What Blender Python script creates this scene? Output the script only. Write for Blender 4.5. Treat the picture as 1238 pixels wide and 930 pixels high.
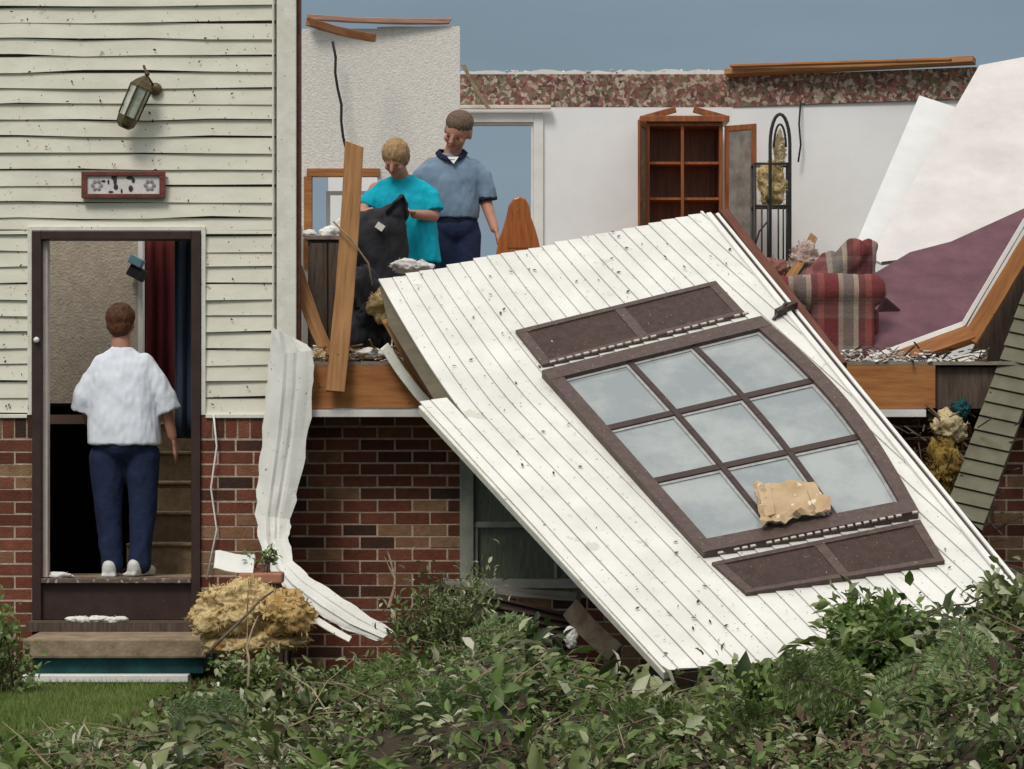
import bpy, bmesh, math, random
from mathutils import Vector, Matrix, noise
import numpy as np
random.seed(7); RNG = np.random.default_rng(7)
for o in list(bpy.data.objects): bpy.data.objects.remove(o)
scene = bpy.context.scene
COL = scene.collection
R = math.radians
# ------------------------------------------------------------------ camera, sky, sun, exposure
cam = bpy.data.objects.new('camera', bpy.data.cameras.new('camera'))
COL.objects.link(cam); scene.camera = cam
cam.location = (0, -20, 1.6); cam.rotation_euler = (R(90), 0, 0)
cam.data.sensor_width = 36; cam.data.lens = 4000/1238*36; cam.data.shift_y = 30/1238
cam.data.clip_end = 3000; cam.data.clip_start = 0.5
SUN_EL, SUN_AZ = 52, 205        # elevation, azimuth seen from above (0 = +Y)
world = bpy.data.worlds.new('World'); scene.world = world; world.use_nodes = True
nt = world.node_tree; nt.nodes.clear()
def N(nt, t, **k):
    n = nt.nodes.new(t)
    for a, b in k.items(): setattr(n, a, b)
    return n
sky = N(nt, 'ShaderNodeTexSky', sky_type='NISHITA', sun_disc=False)
sky.sun_elevation = R(SUN_EL); sky.sun_rotation = R(SUN_AZ); sky.air_density = 1.0; sky.dust_density = 3.0
# a storm cloud deck over the sky: slate blue low down, brighter overhead
geo = N(nt, 'ShaderNodeTexCoord'); sep = N(nt, 'ShaderNodeSeparateXYZ')
nt.links.new(geo.outputs['Generated'], sep.inputs[0])
ramp = N(nt, 'ShaderNodeValToRGB')
e = ramp.color_ramp.elements
e[0].position = 0.0; e[0].color = (2.95, 3.9, 4.7, 1)
e[1].position = 0.13; e[1].color = (2.4, 3.2, 3.9, 1)
x = e.new(0.40); x.color = (7.2, 7.6, 7.8, 1)
x = e.new(0.95); x.color = (13.6, 13.3, 12.8, 1)
nt.links.new(sep.outputs['Z'], ramp.inputs[0])
cn = N(nt, 'ShaderNodeTexNoise'); cn.inputs['Scale'].default_value = 5.0; cn.inputs['Detail'].default_value = 5
mp = N(nt, 'ShaderNodeMapping'); mp.inputs['Scale'].default_value = (1, 1, 5)
nt.links.new(geo.outputs['Generated'], mp.inputs[0]); nt.links.new(mp.outputs[0], cn.inputs[0])
cr = N(nt, 'ShaderNodeMapRange'); cr.inputs['To Min'].default_value = 0.74; cr.inputs['To Max'].default_value = 1.26
nt.links.new(cn.outputs['Fac'], cr.inputs[0])
vm = N(nt, 'ShaderNodeVectorMath', operation='SCALE')
nt.links.new(ramp.outputs[0], vm.inputs[0]); nt.links.new(cr.outputs[0], vm.inputs['Scale'])
mix = N(nt, 'ShaderNodeMixRGB'); mix.inputs[0].default_value = 0.93
nt.links.new(sky.outputs[0], mix.inputs[1]); nt.links.new(vm.outputs[0], mix.inputs[2])
bg = N(nt, 'ShaderNodeBackground'); bg.inputs['Strength'].default_value = 0.085
out = N(nt, 'ShaderNodeOutputWorld')
nt.links.new(mix.outputs[0], bg.inputs[0]); nt.links.new(bg.outputs[0], out.inputs[0])
sl = bpy.data.lights.new('sun', 'SUN'); sl.energy = 1.8; sl.angle = R(18); sl.color = (1.0, 0.95, 0.87)
so = bpy.data.objects.new('sun', sl); COL.objects.link(so)
az = R(SUN_AZ); el = R(SUN_EL)
sd = Vector((math.sin(az)*math.cos(el), math.cos(az)*math.cos(el), math.sin(el)))
so.rotation_euler = sd.to_track_quat('Z', 'Y').to_euler(); so.location = sd*50
scene.view_settings.view_transform = 'Standard'; scene.view_settings.look = 'None'
scene.view_settings.exposure = 0.0; scene.view_settings.gamma = 1; scene.view_settings.use_curve_mapping = False

# ------------------------------------------------------------------ materials
MATS = {}
def mat(name, c1, c2=None, scale=8, stretch=(1, 1, 1), rough=.7, bump=.2, bscale=None, spec=.3, contrast=(.35, .65),
        specks=None, attr=None, metal=0, trans=0, detail=6, coat=0):
    """procedural material: two tones mixed by noise, optional debris specks, optional per-piece attribute variation"""
    if name in MATS: return MATS[name]
    m = bpy.data.materials.new(name); m.use_nodes = True; t = m.node_tree
    b = t.nodes['Principled BSDF']; L = t.links.new
    tc = N(t, 'ShaderNodeTexCoord'); mp = N(t, 'ShaderNodeMapping'); mp.inputs['Scale'].default_value = stretch
    L(tc.outputs['Object'], mp.inputs[0])
    n = N(t, 'ShaderNodeTexNoise'); n.inputs['Scale'].default_value = scale; n.inputs['Detail'].default_value = detail; n.inputs['Roughness'].default_value = .62
    L(mp.outputs[0], n.inputs[0])
    r = N(t, 'ShaderNodeValToRGB'); r.color_ramp.elements[0].position, r.color_ramp.elements[1].position = contrast
    r.color_ramp.elements[0].color = (*c1, 1); r.color_ramp.elements[1].color = (*(c2 or c1), 1)
    L(n.outputs['Fac'], r.inputs[0]); col = r.outputs[0]
    if attr:      # list of colours picked by the point attribute 'rnd'
        a = N(t, 'ShaderNodeAttribute', attribute_name='rnd')
        ar = N(t, 'ShaderNodeValToRGB'); ar.color_ramp.interpolation = 'LINEAR'
        while len(ar.color_ramp.elements) < len(attr): ar.color_ramp.elements.new(.5)
        for i, c in enumerate(attr):
            ar.color_ramp.elements[i].position = i/(len(attr)-1); ar.color_ramp.elements[i].color = (*c, 1)
        L(a.outputs['Fac'], ar.inputs[0])
        mx = N(t, 'ShaderNodeMixRGB', blend_type='MULTIPLY'); mx.inputs[0].default_value = 1
        L(ar.outputs[0], mx.inputs[1]); L(col, mx.inputs[2]); col = mx.outputs[0]
    if specks:    # (scale, threshold, colour)
        for sc_, th, c in specks:
            v = N(t, 'ShaderNodeTexNoise'); v.inputs['Scale'].default_value = sc_; v.inputs['Detail'].default_value = 3; v.inputs['Roughness'].default_value = .55
            L(tc.outputs['Object'], v.inputs[0])
            mr = N(t, 'ShaderNodeMapRange'); mr.inputs['From Min'].default_value = th; mr.inputs['From Max'].default_value = th+.03
            L(v.outputs['Fac'], mr.inputs[0])
            mx = N(t, 'ShaderNodeMixRGB'); mx.inputs[2].default_value = (*c, 1)
            L(mr.outputs[0], mx.inputs[0]); L(col, mx.inputs[1]); col = mx.outputs[0]
    L(col, b.inputs['Base Color'])
    b.inputs['Roughness'].default_value = rough; b.inputs['Specular IOR Level'].default_value = spec
    b.inputs['Metallic'].default_value = metal; b.inputs['Coat Weight'].default_value = coat
    if bump:
        bn = N(t, 'ShaderNodeTexNoise'); bn.inputs['Scale'].default_value = bscale or scale*3; bn.inputs['Detail'].default_value = 6
        L(mp.outputs[0], bn.inputs[0])
        bu = N(t, 'ShaderNodeBump'); bu.inputs['Strength'].default_value = bump; bu.inputs['Distance'].default_value = .01
        L(bn.outputs['Fac'], bu.inputs['Height']); L(bu.outputs[0], b.inputs['Normal'])
    if trans:
        tr = N(t, 'ShaderNodeBsdfTranslucent'); L(col, tr.inputs[0])
        ms = N(t, 'ShaderNodeMixShader'); ms.inputs[0].default_value = trans
        L(b.outputs[0], ms.inputs[1]); L(tr.outputs[0], ms.inputs[2]); L(ms.outputs[0], t.nodes['Material Output'].inputs[0])
    MATS[name] = m; return m
dirt = (.16, .13, .09)
M_siding = mat('cream_siding', (.78, .745, .635), (.67, .635, .535), 3, (1, 1, 2.5), .55, .12, 60, specks=[(42, .70, (.20, .18, .10)), (14, .70, (.40, .38, .27))])
M_panel = mat('white_siding', (.78, .77, .73), (.66, .65, .61), 3, (1, 1, 1), .5, .1, 50, specks=[(7, .66, (.60, .58, .52)), (48, .685, (.17, .15, .12)), (130, .70, (.3, .28, .22))])
M_trim = mat('cream_trim', (.80, .785, .71), (.68, .665, .58), 12, rough=.5, bump=.15, specks=[(45, .67, (.28, .25, .18))])
M_white = mat('white_paint', (.80, .79, .76), (.70, .69, .66), 5, rough=.5, bump=.1, specks=[(60, .72, (.35, .32, .28))])
M_dry = mat('white_wall', (.86, .865, .87), (.80, .805, .81), 2, rough=.85, bump=.15, bscale=90)
M_popcorn = mat('textured_wall', (.82, .78, .73), (.70, .66, .61), 30, rough=.95, bump=.7, bscale=70)
M_pinkdry = mat('pinkish_wall', (.68, .645, .625), (.56, .525, .51), 2, rough=.9, bump=.3, bscale=80)
M_tan = mat('tan_plaster', (.52, .44, .35), (.40, .34, .27), 26, rough=.95, bump=.8, bscale=60)
M_mauve = mat('mauve_wall', (.155, .07, .088), (.105, .045, .06), 5, rough=.7, bump=.15, specks=[(30, .72, (.1, .04, .06))])
M_brownpaint = mat('dark_brown_paint', (.055, .032, .026), (.04, .022, .02), 10, rough=.45, bump=.1, specks=[(40, .72, (.16, .11, .09))])
M_shutter = mat('brown_vinyl', (.105, .07, .06), (.075, .047, .042), 20, rough=.5, bump=.2, specks=[(70, .66, (.26, .2, .17)), (35, .73, (.5, .45, .4))])
M_wood = mat('raw_lumber', (.46, .24, .10), (.24, .11, .04), 5, (.6, 9, 9), .75, .4, 10, contrast=(.3, .7))
M_rim = mat('rim_wood', (.45, .20, .065), (.27, .095, .03), 5, (.6, 4, 7), .7, .35, 10, contrast=(.3, .7), specks=[(16, .70, (.12, .05, .02))])
M_cherry = mat('cherry_wood', (.36, .125, .045), (.20, .062, .024), 4, (8, 8, .8), .38, .1, coat=.1)
M_oak = mat('orange_wood', (.42, .13, .03), (.27, .07, .018), 5, (8, 8, 1), .4, .1, coat=.2)
M_dkwood = mat('weathered_brown_wood', (.12, .085, .065), (.06, .04, .03), 6, (9, 9, 1), .8, .3)
M_mortar = mat('mortar', (.55, .43, .34), (.38, .29, .22), 30, rough=.95, bump=.5)
M_brick = mat('brick', (1, 1, 1), (.72, .70, .68), 22, rough=.9, bump=.6, bscale=90,
    attr=[(.05, .028, .02), (.13, .042, .025), (.20, .058, .034), (.17, .055, .034), (.24, .085, .048), (.29, .18, .10)])
M_concrete = mat('concrete', (.33, .25, .17), (.19, .14, .09), 9, rough=.95, bump=.6, bscale=40)
M_iron = mat('black_iron', (.022, .026, .028), (.04, .04, .04), 20, rough=.45, bump=.1)
M_brass = mat('aged_brass', (.16, .12, .06), (.07, .05, .025), 25, rough=.4, metal=.5, bump=.2)
M_insul = mat('yellow_insulation', (.64, .50, .27), (.42, .29, .12), 14, rough=1, bump=1, bscale=60, specks=[(9, .62, (.30, .17, .06))])
M_insul2 = mat('pale_insulation', (.62, .52, .34), (.48, .36, .18), 14, rough=1, bump=1, bscale=60)
M_soil = mat('soil', (.06, .045, .03), (.03, .024, .016), 9, rough=1, bump=1, bscale=30)
M_lawn = mat('lawn_ground', (.055, .075, .022), (.035, .045, .018), 7, rough=1, bump=.6)
M_grass = mat('grass_blade', (1, 1, 1), (.8, .8, .8), 3, rough=.6, bump=0, attr=[(.08, .13, .03), (.15, .22, .05), (.21, .28, .07), (.34, .33, .15)], trans=.25)
LEAFCOL = [(.035, .055, .016), (.07, .105, .025), (.12, .165, .04), (.135, .16, .06), (.21, .245, .09), (.34, .36, .20), (.54, .54, .40)]
M_leaf = mat('leaf', (1, 1, 1), (.75, .78, .75), 12, rough=.5, bump=0, spec=.4, attr=LEAFCOL, trans=.22)
M_leaf2 = mat('bright_leaf', (1, 1, 1), (.75, .78, .75), 12, rough=.5, bump=0, spec=.4, attr=[(.06, .11, .02), (.11, .18, .035), (.17, .25, .06), (.28, .34, .14), (.45, .47, .33)], trans=.25)
M_dead = mat('dead_leaf', (1, 1, 1), (.7, .7, .7), 12, rough=.8, bump=0, attr=[(.03, .02, .014), (.07, .042, .026), (.12, .075, .045), (.24, .18, .11)], trans=.1)
M_fir = mat('fir_needles', (1, 1, 1), (.8, .85, .8), 12, rough=.6, bump=0, attr=[(.09, .14, .05), (.16, .23, .085), (.30, .38, .18)], trans=.2)
M_bark = mat('bark', (.17, .12, .085), (.08, .055, .04), 20, rough=.95, bump=.5)
M_stick = mat('pale_stick', (.36, .28, .19), (.2, .14, .09), 12, rough=.9, bump=.3)
M_red = mat('red_cloth', (.13, .02, .018), (.075, .012, .012), 5, (9, 9, .6), .9, .3)
M_navy = mat('slate_blue_cloth', (.06, .085, .12), (.028, .04, .075), 5, (9, 9, .6), .9, .3)
M_carpet = mat('tan_carpet', (.36, .27, .17), (.24, .17, .10), 25, rough=1, bump=.8, bscale=120)
M_dkvoid = mat('dark_void_paint', (.018, .013, .011), (.012, .009, .008), 8, rough=.9, bump=.1)  # near-black colour: darkness of the stairwell and voids is painted in
M_teal = mat('teal_mat', (.012, .075, .075), (.008, .035, .04), 8, rough=.9, bump=.4)
M_terra = mat('terracotta', (.42, .20, .13), (.32, .14, .09), 8, rough=.85, bump=.2)
M_jean = mat('navy_denim', (.02, .033, .085), (.012, .019, .052), 10, rough=.9, bump=.4, bscale=40)
M_skin = mat('skin', (.50, .25, .175), (.42, .19, .13), 9, rough=.55, bump=.05)
M_tee = mat('white_tee', (.82, .86, .94), (.74, .78, .87), 6, rough=.9, bump=.25, bscale=22)
M_teal_shirt = mat('turquoise_tee', (.0, .42, .54), (.0, .30, .42), 6, rough=.85, bump=.3, bscale=22)
M_polo = mat('grey_blue_polo', (.20, .28, .38), (.15, .215, .30), 9, rough=.9, bump=.3, bscale=26)
M_collar = mat('navy_knit', (.012, .016, .035), rough=.9, bump=.2)
M_hair_b = mat('auburn_hair', (.15, .055, .025), (.07, .025, .012), 8, (14, 14, 2), .55, .6, 20)
M_hair_y = mat('blonde_hair', (.46, .30, .155), (.26, .155, .075), 8, (14, 14, 2), .55, .6, 20)
M_hair_d = mat('brown_hair', (.19, .125, .085), (.09, .06, .04), 8, (14, 14, 2), .55, .6, 20)
M_shoe = mat('white_leather', (.72, .71, .68), (.6, .59, .56), 9, rough=.5, bump=.1)
M_black = mat('black_nylon', (.014, .014, .018), (.03, .028, .034), 9, rough=.75, bump=.35, bscale=25)
M_eye = mat('dark_eye', (.02, .015, .012), rough=.2, bump=0)
M_lip = mat('lip', (.36, .11, .09), rough=.5, bump=0)
M_blue = mat('blue_plastic', (.03, .14, .42), rough=.4, bump=.1)
M_paper = mat('pale_paper', (.75, .73, .7), (.6, .58, .55), 8, rough=.9, bump=.2)
M_card = mat('tan_cardboard', (.52, .39, .25), (.42, .29, .16), 7, rough=.9, bump=.4, specks=[(12, .63, (.68, .6, .48))])
M_floor = mat('floor_carpet', (.30, .25, .20), (.2, .16, .13), 8, rough=1, bump=.4)

def glass_mat(name, c1, c2, rough=.12, scale=2.2):
    m = mat(name, c1, c2, scale, (1, 1, 1), rough, .04, 3, spec=.6, contrast=(.4, .6)); return m
M_pane = glass_mat('hazy_pane', (.36, .385, .385), (.24, .275, .285), .1)
M_darkglass = mat('dark_screened_glass', (.10, .115, .08), (.17, .18, .13), 5, (14, 2, 2), .12, .25, 10, spec=.7)

def plaid():
    m = bpy.data.materials.new('plaid_fabric'); m.use_nodes = True; t = m.node_tree; L = t.links.new
    b = t.nodes['Principled BSDF']; b.inputs['Roughness'].default_value = .95
    tc = N(t, 'ShaderNodeTexCoord'); sp = N(t, 'ShaderNodeSeparateXYZ'); L(tc.outputs['Object'], sp.inputs[0])
    def stripes(sock, off):
        w = N(t, 'ShaderNodeMath', operation='MULTIPLY_ADD'); w.inputs[1].default_value = 1/.30; w.inputs[2].default_value = off; L(sock, w.inputs[0])
        f = N(t, 'ShaderNodeMath', operation='FRACT'); L(w.outputs[0], f.inputs[0])
        r = N(t, 'ShaderNodeValToRGB'); r.color_ramp.interpolation = 'CONSTANT'
        cs = [(0, (.19, .03, .035)), (.30, (.36, .29, .24)), (.40, (.20, .17, .15)), (.62, (.45, .36, .29)), (.72, (.15, .05, .05)), (.86, (.30, .08, .07))]
        el_ = r.color_ramp.elements
        while len(el_) < len(cs): el_.new(.5)
        for i, (p, c) in enumerate(cs): el_[i].position = p; el_[i].color = (*c, 1)
        L(f.outputs[0], r.inputs[0]); return r.outputs[0]
    a = stripes(sp.outputs[0], .15); c = stripes(sp.outputs[2], .35)
    mx = N(t, 'ShaderNodeMixRGB'); mx.inputs[0].default_value = .18; L(a, mx.inputs[1]); L(c, mx.inputs[2])
    no = N(t, 'ShaderNodeTexNoise'); no.inputs['Scale'].default_value = 60; L(tc.outputs['Object'], no.inputs[0])
    m2 = N(t, 'ShaderNodeMixRGB', blend_type='MULTIPLY'); m2.inputs[0].default_value = .5; L(mx.outputs[0], m2.inputs[1]); L(no.outputs['Color'], m2.inputs[2])
    L(m2.outputs[0], b.inputs['Base Color'])
    bu = N(t, 'ShaderNodeBump'); bu.inputs['Strength'].default_value = .4; bu.inputs['Distance'].default_value = .01; L(no.outputs['Fac'], bu.inputs['Height']); L(bu.outputs[0], b.inputs['Normal'])
    return m
M_plaid = plaid()
def border():
    """floral wallpaper border: rose, cream, green and dark blotches"""
    m = bpy.data.materials.new('floral_border'); m.use_nodes = True; t = m.node_tree; L = t.links.new
    b = t.nodes['Principled BSDF']; b.inputs['Roughness'].default_value = .8
    tc = N(t, 'ShaderNodeTexCoord')
    v = N(t, 'ShaderNodeTexVoronoi'); v.inputs['Scale'].default_value = 34; v.inputs['Randomness'].default_value = 1
    dn = N(t, 'ShaderNodeTexNoise'); dn.inputs['Scale'].default_value = 16; dn.inputs['Detail'].default_value = 3; L(tc.outputs['Object'], dn.inputs[0])
    dm = N(t, 'ShaderNodeVectorMath', operation='SCALE'); dm.inputs['Scale'].default_value = .09; L(dn.outputs['Color'], dm.inputs[0])
    da = N(t, 'ShaderNodeVectorMath', operation='ADD'); L(dm.outputs[0], da.inputs[0]); L(tc.outputs['Object'], da.inputs[1]); L(da.outputs[0], v.inputs[0])
    s = N(t, 'ShaderNodeSeparateXYZ'); L(v.outputs['Color'], s.inputs[0])
    r = N(t, 'ShaderNodeValToRGB'); r.color_ramp.interpolation = 'CONSTANT'
    cs = [(0, (.17, .07, .055)), (.22, (.15, .12, .07)), (.38, (.28, .12, .10)), (.52, (.38, .29, .22)), (.66, (.19, .16, .10)), (.78, (.09, .05, .045)), (.88, (.44, .36, .29))]
    el_ = r.color_ramp.elements
    while len(el_) < len(cs): el_.new(.5)
    for i, (p, c) in enumerate(cs): el_[i].position = p; el_[i].color = (*c, 1)
    L(s.outputs[0], r.inputs[0])
    n = N(t, 'ShaderNodeTexNoise'); n.inputs['Scale'].default_value = 45; n.inputs['Detail'].default_value = 4; L(tc.outputs['Object'], n.inputs[0])
    m2 = N(t, 'ShaderNodeMixRGB', blend_type='OVERLAY'); m2.inputs[0].default_value = .8; L(r.outputs[0], m2.inputs[1]); L(n.outputs['Fac'], m2.inputs[2])
    L(m2.outputs[0], b.inputs['Base Color']); return m
M_border = border()

# ------------------------------------------------------------------ geometry helpers
def Q(px, py, Y):
    """where something seen at (px, py) of the 1238x930 photograph stands if it is Y metres behind the facade"""
    d = 20+Y
    return Vector(((px-619)*d/4000, Y, 1.6+(495-py)*d/4000))
class MB:
    def __init__(s): s.v = []; s.f = []; s.r = []
    def add(s, vs, fs, rnd=None):
        n = len(s.v); s.v += [Vector(v) for v in vs]; s.f += [tuple(i+n for i in f) for f in fs]
        s.r += [rnd if rnd is not None else 0.5]*len(vs); return s
    def box(s, a, b, rnd=None, rot=None):
        a = Vector(a); b = Vector(b)
        vs = [Vector((x_, y_, z_)) for z_ in (a.z, b.z) for y_ in (a.y, b.y) for x_ in (a.x, b.x)]
        if rot is not None:
            c = (a+b)/2; vs = [rot @ (v-c)+c for v in vs]
        return s.add(vs, [(0, 2, 3, 1), (4, 5, 7, 6), (0, 1, 5, 4), (2, 6, 7, 3), (0, 4, 6, 2), (1, 3, 7, 5)], rnd)
    def bar(s, a, b, w, t, up=(0, -1, 0), rnd=None):
        """rectangular bar from a to b, width w across, thickness t along 'up'"""
        a = Vector(a); b = Vector(b); d = (b-a).normalized(); up = Vector(up); side = d.cross(up).normalized(); up = side.cross(d).normalized()
        vs = [p+side*(i*w/2)+up*(j*t/2) for p in (a, b) for (i, j) in ((-1, -1), (1, -1), (1, 1), (-1, 1))]
        return s.add(vs, [(0, 1, 2, 3), (4, 7, 6, 5), (0, 4, 5, 1), (1, 5, 6, 2), (2, 6, 7, 3), (3, 7, 4, 0)], rnd)
    def tube(s, pts, r, n=8, r2=None, rnd=None):
        pts = [Vector(p) for p in pts]; m = len(pts); rs = [r+((r2 if r2 is not None else r)-r)*i/max(1, m-1) for i in range(m)]
        vs = []; ref = None
        for i, p in enumerate(pts):
            d = (pts[min(i+1, m-1)]-pts[max(i-1, 0)]).normalized()
            if ref is None: ref = d.orthogonal().normalized()
            ref = (ref-d*ref.dot(d)).normalized(); q = d.cross(ref)
            for k in range(n):
                a = 2*math.pi*k/n; vs.append(p+(ref*math.cos(a)+q*math.sin(a))*rs[i])
        fs = [(i*n+k, i*n+(k+1) % n, (i+1)*n+(k+1) % n, (i+1)*n+k) for i in range(m-1) for k in range(n)]
        fs += [tuple(range(n-1, -1, -1)), tuple(range((m-1)*n, m*n))]
        return s.add(vs, fs, rnd)
    def slab(s, poly, nrm, t, rnd=None):
        """planar polygon (world points) given thickness t away from its face normal"""
        nrm = Vector(nrm).normalized(); P = [Vector(p) for p in poly]; n = len(P)
        a = Vector((0, 0, 0))
        for i in range(n): a += P[i].cross(P[(i+1) % n])
        if a.dot(nrm) < 0: P.reverse()
        vs = P+[p-nrm*t for p in P]
        fs = [tuple(range(n)), tuple(range(2*n-1, n-1, -1))]+[(i, n+i, n+(i+1) % n, (i+1) % n) for i in range(n)]
        return s.add(vs, fs, rnd)
    def ball(s, c, r, n=10, rot=None, rnd=None):
        c = Vector(c); r = Vector(r) if not isinstance(r, (int, float)) else Vector((r, r, r)); vs = []; fs = []
        for i in range(1, n):
            th = math.pi*i/n
            for k in range(2*n):
                ph = math.pi*k/n; vs.append(Vector((math.sin(th)*math.cos(ph)*r.x, math.sin(th)*math.sin(ph)*r.y, math.cos(th)*r.z)))
        m = 2*n; top = len(vs); vs += [Vector((0, 0, r.z)), Vector((0, 0, -r.z))]
        for i in range(n-2):
            for k in range(m): fs.append((i*m+k, (i+1)*m+k, (i+1)*m+(k+1) % m, i*m+(k+1) % m))
        for k in range(m): fs.append((top, k, (k+1) % m)); fs.append((top+1, (n-2)*m+(k+1) % m, (n-2)*m+k))
        if rot is not None: vs = [rot @ v for v in vs]
        return s.add([v+c for v in vs], fs, rnd)
    def cap(s, a, b, ra, rb, n=10, sq=1.0, sqdir=None):
        """tapered capsule a->b; sq flattens the section along sqdir"""
        a = Vector(a); b = Vector(b); d = b-a; L_ = d.length; d.normalize()
        q = Vector(sqdir).normalized() if sqdir is not None else d.orthogonal().normalized()
        q = (q-d*q.dot(d)).normalized(); w = d.cross(q); vs = []; rings = []
        prof = [(-ra*math.cos(t_), ra*math.sin(t_)) for t_ in (0.25, .7, 1.15, 1.5708)]+[(L_+rb*math.sin(t_), rb*math.cos(t_)) for t_ in (0, .45, .9, 1.35)]
        m = 2*n
        for (h, r_) in prof:
            for k in range(m):
                an = 2*math.pi*k/m; vs.append(a+d*h+(w*math.cos(an)+q*math.sin(an)*sq)*r_)
        fs = [(i*m+k, i*m+(k+1) % m, (i+1)*m+(k+1) % m, (i+1)*m+k) for i in range(len(prof)-1) for k in range(m)]
        fs += [tuple(range(m-1, -1, -1)), tuple(range((len(prof)-1)*m, len(prof)*m))]
        return s.add(vs, fs)
def loft(mb, secs, n=28):
    """closed solid through elliptical sections (centre, rx, ry)"""
    vs = []
    for (c, rx, ry) in secs:
        for k in range(n):
            a_ = 2*math.pi*k/n; ca, sa = math.cos(a_), math.sin(a_)
            vs.append(Vector(c)+Vector((rx*math.copysign(abs(ca)**.85, ca), ry*math.copysign(abs(sa)**.85, sa), 0)))
    m = len(secs); fs = [(i*n+k, (i+1)*n+k, (i+1)*n+(k+1) % n, i*n+(k+1) % n) for i in range(m-1) for k in range(n)]
    fs += [tuple(range(n)), tuple(range(m*n-1, (m-1)*n-1, -1))]
    mb.add(vs, fs)
def tag(o, label=None, cat=None, group=None, kind=None):
    if label: o['label'] = label
    if cat: o['category'] = cat
    if group: o['group'] = group
    if kind: o['kind'] = kind
    return o
def thing(name, loc, label, cat, group=None):
    o = bpy.data.objects.new(name, None); COL.objects.link(o); o.location = loc; o.empty_display_size = .1
    return tag(o, label, cat, group)
def rootloc(p):
    l = Vector((0, 0, 0))
    while p is not None: l += p.location; p = p.parent
    return l
def obj(name, mb, m, parent=None, smooth=False, bevel=0, post=None, origin=None):
    """links the collected world-space shapes as ONE mesh object"""
    me = bpy.data.meshes.new(name)
    if parent is not None: base = rootloc(parent); loc = Vector((0, 0, 0))
    else:
        xs = [v.x for v in mb.v]; ys = [v.y for v in mb.v]; zs = [v.z for v in mb.v]
        base = Vector(origin) if origin is not None else Vector(((min(xs)+max(xs))/2, (min(ys)+max(ys))/2, min(zs))); loc = base
    me.from_pydata([v-base for v in mb.v], [], mb.f); me.validate()
    if any(r != .5 for r in mb.r):
        a = me.attributes.new('rnd', 'FLOAT', 'POINT'); a.data.foreach_set('value', mb.r)
    me.materials.append(m); o = bpy.data.objects.new(name, me); COL.objects.link(o)
    if parent is not None: o.parent = parent
    o.location = loc
    if smooth: me.shade_smooth()
    if bevel:
        b = o.modifiers.new('bevel', 'BEVEL'); b.width = bevel; b.segments = 2; b.limit_method = 'ANGLE'; b.angle_limit = R(50)
    return o
def bake(o, mods):
    """apply a short modifier stack so that the object is plain mesh"""
    for t_, kw in mods:
        m = o.modifiers.new(t_.lower(), t_)
        for k, v in kw.items(): setattr(m, k, v)
    dg = bpy.context.evaluated_depsgraph_get(); dg.update()
    me = bpy.data.meshes.new_from_object(o.evaluated_get(dg)); me.name = o.name
    o.modifiers.clear(); old = o.data; mats = list(old.materials); o.data = me
    me.materials.clear()
    for m in mats: me.materials.append(m)
    me.shade_smooth(); return o
def organic(name, mb, m, parent, vox=.012, it=8, disp=0, dscale=.1, origin=None):
    o = obj(name, mb, m, parent, origin=origin)
    mods = [('REMESH', dict(mode='VOXEL', voxel_size=vox)), ('SMOOTH', dict(factor=.5, iterations=it))]
    bake(o, mods)
    if disp:
        base = rootloc(o); me = o.data; vs = me.vertices
        for v in vs:
            p = (v.co+base)/dscale; p.z *= .42
            n_ = noise.noise(p)*.65+noise.noise(p*2.3)*.35
            v.co += v.normal*n_*disp
        me.update(); me.shade_smooth()
    return o
def lump(name, c, r, m, parent=None, amp=.35, sc=6, sub=5, seed=0, rot=None, shag=None):
    bm = bmesh.new(); bmesh.ops.create_icosphere(bm, subdivisions=sub, radius=1); c = Vector(c); r = Vector(r); off = Vector((seed*7.1, seed*3.3, 0))
    mb = MB(); vs = []
    for v in bm.verts:
        p = Vector((v.co.x*r.x, v.co.y*r.y, v.co.z*r.z)); q = p*sc+off
        k = 1+amp*(noise.noise(q)+.5*noise.noise(q*2.4)+.35*noise.noise(q*6))
        p = p*k
        if rot is not None: p = rot @ p
        vs.append(p+c)
    vs = [v-c for v in vs]; mb.add([v+c for v in vs], [[x_.index for x_ in f.verts] for f in bm.faces]); bm.free()
    if shag is None: shag = int(12000*(r.x*r.z+r.x*r.y+r.y*r.z)) if ('insulation' in m.name) else int(2500*(r.x*r.z+r.x*r.y))
    rg = random.Random(seed+5); nv0 = len(vs)
    for k in range(min(shag, 3500)):          # loose fibres and torn flakes standing off the surface
        p = vs[rg.randrange(nv0)]+c; out_d = (p-c).normalized(); d_ = (out_d*rg.uniform(.1, 1)+Vector((rg.gauss(0, 1), rg.gauss(0, 1), rg.gauss(0, 1)))*.6).normalized()
        ln = rg.uniform(.25, 1)*min(.045, .3*max(r)); sd_ = d_.cross(Vector((rg.gauss(0, 1), rg.gauss(0, 1), rg.gauss(0, 1)))).normalized()*ln*rg.uniform(.04, .16)*(3 if rg.random() < .12 else 1)
        q = p+d_*ln*.5+out_d*.004; mb.add([p-sd_*.5-d_*.004, p+sd_*.5-d_*.004, q+sd_, q-sd_*.7, p+d_*ln], [(0, 1, 2, 3), (3, 2, 4)])
    return obj(name, mb, m, parent, smooth=True)
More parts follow.
